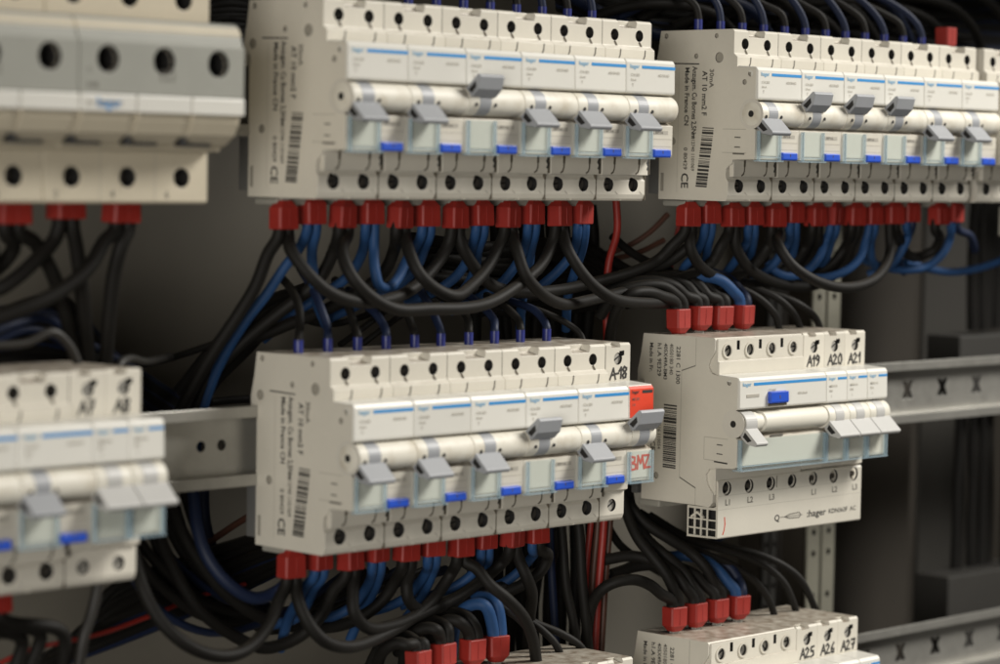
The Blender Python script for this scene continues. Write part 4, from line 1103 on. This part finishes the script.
# aux cables into the right-hand single poles
for nm, sets in (('R', [[(779, 330, 14), (776, 317, 13), (765, 303, 10), (742, 289, 4), (712, 282, -6), (680, 285, -16)], [(800, 329, 14), (795, 316, 13), (780, 300, 10), (757, 289, 2), (726, 284, -8), (690, 290, -18)],
                        [(820, 328, 14), (814, 316, 13), (797, 303, 10), (772, 294, 2), (740, 290, -8), (700, 294, -18)]]),
                 ('B', [[(776, 624, 14), (770, 602, 14), (758, 584, 12), (738, 568, 8), (712, 556, 2), (685, 546, -6), (655, 530, -14), (632, 505, -20)], [(798, 620, 14), (793, 602, 14), (784, 583, 12), (768, 568, 8), (744, 556, 2), (712, 547, -6), (680, 536, -14), (640, 512, -22)],
                        [(817, 617, 14), (811, 599, 14), (801, 580, 12), (786, 567, 8), (760, 555, 2), (728, 547, -6), (690, 538, -16), (650, 515, -24)]]),
                 ('BM', [[(538, 668, 14), (534, 640, 16), (520, 620, 14), (498, 606, 8), (470, 600, 0), (440, 602, -8)], [(562, 662, 14), (556, 645, 14), (543, 631, 10), (526, 619, 4), (500, 604, -4), (470, 596, -12)],
                         [(588, 660, 14), (580, 646, 14), (562, 634, 10), (538, 624, 4), (510, 610, -4), (480, 600, -14)]])):
    for k, s_ in enumerate(sets):
        where = {'R': 'breaker marked A%d' % (19 + k), 'B': 'breaker marked A%d' % (25 + k), 'BM': '%s bottom-edge single pole' % ORD[k]}[nm]
        cable('black', 1.9, [at(s_[0][0] + 0.5, s_[0][1] + 8, 14)] + [at(*q) for q in s_], 'thin black cable arching into the top of the ' + where, 'thin cables into single poles')

# --- loose wiring behind the blocks
def loose(color, r, pts, label): cable(color, r, [at(*p) for p in pts], label, 'loose cables')
loose('red', 1.9, [(612, 150, -14), (616, 200, -12), (617, 232, -10), (609, 262, -10), (606, 300, -12), (607, 345, -12), (604, 420, -14)], 'red cable running down right of the upper middle block')
loose('red', 2.0, [(606, 420, -14), (604, 520, -12), (601, 560, -12), (597, 610, -12), (594, 670, -12)], 'bright red cable hanging vertically below the unit marked A-18')
loose('red', 1.6, [(596, 420, -18), (591, 520, -16), (587, 560, -16), (585, 600, -16), (584, 670, -18)], 'thinner red cable left of the bright red one under A-18')
loose('brown', 1.7, [(612, 420, -16), (610, 520, -15), (606, 570, -15), (603, 620, -15), (600, 672, -15)], 'brown cable right of the bright red one under A-18')
loose('brown', 1.8, [(600, 420, -20), (598, 520, -18), (593, 580, -18), (590, 670, -18)], 'dark brown cable between the two red ones under A-18')
loose('brown', 1.5, [(668, 214, -40), (650, 232, -44), (628, 246, -50), (600, 256, -56)], 'thin dark red cable slanting behind the gap between upper blocks')
loose('brown', 1.5, [(664, 240, -44), (640, 252, -48), (618, 258, -52), (590, 264, -56)], 'thin brown cable slanting below the dark red one')
loose('red', 1.3, [(679, 225, -60), (674, 250, -60), (670, 275, -60)], 'thin red cable behind the first ferrules of the upper right block')
loose('black', 2.2, [(612, 236, -30), (628, 250, -28), (648, 262, -26), (670, 270, -30)], 'short black cable crossing behind the thin brown ones')
loose('black', 2.2, [(606, 255, -30), (622, 266, -28), (640, 274, -28), (664, 280, -32)], 'short black cable below the other crossing one')
loose('black', 2.6, [(570, 480, -10), (579, 530, -6), (582, 580, -4), (586, 620, -4), (590, 675, -6)], 'thick black cable hanging below the fifth central breaker')
loose('black', 2.3, [(556, 480, -12), (563, 545, -8), (566, 585, -6), (574, 625, -4), (580, 675, -4)], 'black cable bending right beside the thick hanging one')
loose('navy', 2.1, [(549, 500, -14), (551, 560, -12), (554, 610, -12), (558, 675, -12)], 'navy cable hanging behind the ferrules of the fifth central breaker')
loose('black', 2.2, [(604, 520, -30), (620, 545, -28), (640, 560, -26), (664, 574, -26), (700, 590, -24)], 'dark cable crossing left of the device beside A25')
loose('navy', 2.2, [(600, 590, -24), (616, 574, -22), (640, 562, -22), (668, 558, -22), (700, 548, -20), (730, 532, -18)], 'navy cable rising to the right under the lettered busbar')
loose('black', 2.0, [(618, 470, -26), (634, 510, -26), (660, 534, -26), (700, 545, -28), (740, 552, -30)], 'black cable falling right behind the unit marked A-18')
loose('red', 1.1, [(-10, 668, -50), (30, 650, -32), (100, 634, -34), (150, 616, -36), (200, 596, -38), (245, 584, -38)], 'thin red cable rising to the right at lower left')
loose('brown', 1.6, [(100, 614, -50), (141, 583, -50), (182, 560, -50), (246, 518, -50), (300, 490, -52)], 'thin dark cable slanting up to the spacer of the central block')
loose('black', 1.6, [(120, 366, -50), (150, 363, -50), (190, 352, -48), (224, 339, -44), (250, 322, -40)], 'thin dark cable bowing below the empty area left of centre')
loose('black', 2.0, [(210, 402, -60), (230, 400, -60), (262, 398, -60)], 'dark cable just above the bare left rail')
loose('black', 1.6, [(296, 305, -30), (304, 318, -30), (322, 324, -30), (345, 322, -32), (380, 310, -36)], 'thin dark cable sagging above the second central sleeve')
loose('black', 1.6, [(340, 345, -30), (360, 330, -30), (380, 315, -32), (400, 300, -34)], 'thin dark cable rising right above the third central sleeve')
loose('black', 1.6, [(355, 350, -36), (378, 332, -36), (400, 316, -38), (430, 296, -40)], 'thin dark cable rising right above the fourth central sleeve')
rnd = random.Random(11)
for k in range(14):      # diagonal bundle lower left
    o0 = rnd.uniform(-1, 1)
    t = k / 13
    pts = [(20 + 60 * t + rnd.uniform(-6, 6), 676 - 34 * t, -46 - 12 * rnd.random()), (110 + rnd.uniform(-4, 4), 645 - 52 * t, -44), (180, 617 - 52 * t + rnd.uniform(-3, 3), -42), (240, 590 - 48 * t, -42 - 10 * rnd.random()), (300, 562 - 36 * t, -46), (360, 545 - 20 * t, -52)]
    loose('black' if k % 5 else 'navy', rnd.uniform(1.9, 2.6), pts, '%s cable from the top of the diagonal bundle at lower left' % ORD[12 - k] if k < 13 else 'topmost cable of the diagonal bundle at lower left')
for k in range(12):      # dense mass between the blocks
    t = k / 11
    pts = [(440 + rnd.uniform(-30, 10), 300 - 62 * t, -46 - 16 * rnd.random()), (490, 310 - 66 * t + rnd.uniform(-4, 4), -42), (540, 312 - 70 * t + rnd.uniform(-4, 4), -44), (585, 306 - 60 * t, -48), (640 + rnd.uniform(-30, 10), 302 - 10 * t, -56)]
    loose('black', 3.0, pts, '%s cable from the bottom in the dark bundle between upper middle and central blocks' % ORD[k])
for k in range(9):
    u = 478 + k * 14 + rnd.uniform(-3, 3)
    loose('black', 3.2, [(u, 205, -62), (u + 3, 240, -60), (u + rnd.uniform(-3, 3), 290, -60), (u + rnd.uniform(-5, 5), 345, -62), (u, 400, -64)], '%s vertical cable from the left in the dark gap above the central block' % ORD[k])
for k in range(10):
    u = 470 + k * 13 + rnd.uniform(-3, 3)
    loose('black', 3.2, [(u, 500, -62), (u + 2, 560, -60), (u + rnd.uniform(-4, 4), 610, -60), (u, 680, -62)], '%s vertical cable from the left in the dark gap below the central block' % ORD[k])
for k in range(9):       # behind the left block
    t = k / 8
    loose('black' if k % 4 else 'navy', 2.4, [(-20, 372 - 40 * t, -46), (40, 366 - 36 * t + rnd.uniform(-4, 4), -44), (90, 372 - 30 * t, -46), (140, 400 - 26 * t, -50), (200, 440 - 26 * t, -54)], '%s cable from the bottom in the bundle behind the blurred left block' % ORD[k])
for k in range(9):
    t = k / 8
    loose('black', 2.6, [(120 + 8 * k, 470, -56), (150 + 6 * k, 420, -54), (178 + 5 * k, 385, -52), (205 + 6 * k, 350, -50), (250 + 6 * k, 312 - 5 * k % 13, -46), (300 + 5 * k, 288, -44)], '%s cable from the left in the slanting bundle above the bare left rail' % ORD[k]) if k % 2 else None
for k in range(9):       # loose tangle between the left and central blocks
    u = 100 + 12 * k
    loose('black' if k % 4 else 'navy', rnd.uniform(1.5, 2.6), [(u + rnd.uniform(-8, 8), 470, -30 - 3 * k), (u + 12, 530 + rnd.uniform(-8, 8), -28 - 3 * k), (u + 48 + rnd.uniform(-10, 10), 590 + rnd.uniform(-12, 12), -26 - 3 * k), (u + 110, 625 + rnd.uniform(-15, 10), -28 - 3 * k), (u + 190, 610 - 3 * k, -34 - 3 * k), (u + 250, 570, -44 - 2 * k)], '%s hanging cable from the left in the tangle below the bare left rail' % ORD[k])
for k in range(7):
    loose('black' if k % 3 else 'navy', rnd.uniform(1.8, 2.6), [(-20, 350 - 6 * k, -30 - 3 * k), (30 + 6 * k, 330 - 5 * k + rnd.uniform(-8, 8), -26 - 3 * k), (70 + 5 * k, 345 + rnd.uniform(-10, 6), -28 - 3 * k), (110 + 4 * k, 385, -34 - 3 * k), (135 + 5 * k, 440, -40 - 3 * k)], '%s drooping cable from the bottom above the blurred left block' % ORD[k])
for k in range(13):      # overhead cables behind the top right
    t = k / 12
    pts = [(560, -10 + 4 * k % 17, -40 - 3 * k), (640, 30 - 36 * t + rnd.uniform(-5, 5), -44 - 2 * k), (720, 36 - 36 * t + rnd.uniform(-5, 5), -44 - 2 * k), (820, 40 - 40 * t + rnd.uniform(-6, 6), -46 - 2 * k), (920, 44 - 44 * t + rnd.uniform(-6, 6), -46 - 2 * k), (1010, 50 - 50 * t, -46 - 2 * k), (1060, 50 - 50 * t, -46 - 2 * k)]
    loose('black' if k % 3 else 'navy', 3.4, pts, '%s cable from the bottom in the dark bundle above the upper right block' % ORD[k])
for k in range(9):
    u = 700 + 34 * k
    h = 26 + 7 * (k % 3)
    loose('navy' if k % 4 == 1 else 'black', 2.7, [(u + 46, 62, -34), (u + 38, 40 - k, -26), (u + 14, 40 - h, -20), (u - 30, 30 - h, -24), (u - 80, 34 - h, -34), (u - 130, 40 - h * .5, -46)], '%s thick arching cable from the left behind the blue sleeves at top right' % ORD[k])
for k in range(8):
    loose('black', 3.0, [(200, 8 + 5 * k, -50), (225, 4 + 5 * k + rnd.uniform(-2, 2), -48), (250, 6 + 5 * k, -50), (300, 5 * k, -52)], '%s cable from the top in the gap right of the large switch' % ORD[k])

g = G(); g.box(-700, 900, -110, 100, 352, 356, 'trunk'); struct('unseen_shade_shelf', g)  # unseen cabinet top, added and sized to shade rear plate and overhead cables
# ------------------------------------------------------------------ light
w = bpy.data.worlds.new('World'); sc.world = w; w.use_nodes = True
w.node_tree.nodes['Background'].inputs[0].default_value = (1.0, 0.92, 0.80, 1)
w.node_tree.nodes['Background'].inputs[1].default_value = 0.015
def area(name, loc, target, size, power, col, sy=None):
    l = bpy.data.lights.new(name, 'AREA'); l.energy = power; l.size = size; l.color = col
    if sy: l.shape = 'RECTANGLE'; l.size_y = sy
    o = bpy.data.objects.new(name, l); COL.objects.link(o)
    o.location = Vector(loc) * S
    o.rotation_euler = (Vector(target) * S - o.location).to_track_quat('-Z', 'Y').to_euler()
    return o
area('ceiling_lamp', (1420, -1050, 1250), (280, 0, -20), 0.7, 7.4, (1.0, 0.965, 0.905)).data.spread = math.radians(60)
area('side_fill', (-1500, -1150, 50), (270, 0, -20), 0.8, 2.2, (1.0, 0.96, 0.90)).data.spread = math.radians(50)  # added fill from low left for the side faces, standing for bounce
sc.view_settings.view_transform = 'Standard'
sc.view_settings.look = 'None'
sc.view_settings.gamma = 1
sc.view_settings.exposure = 0
sc.cycles.use_denoising = True
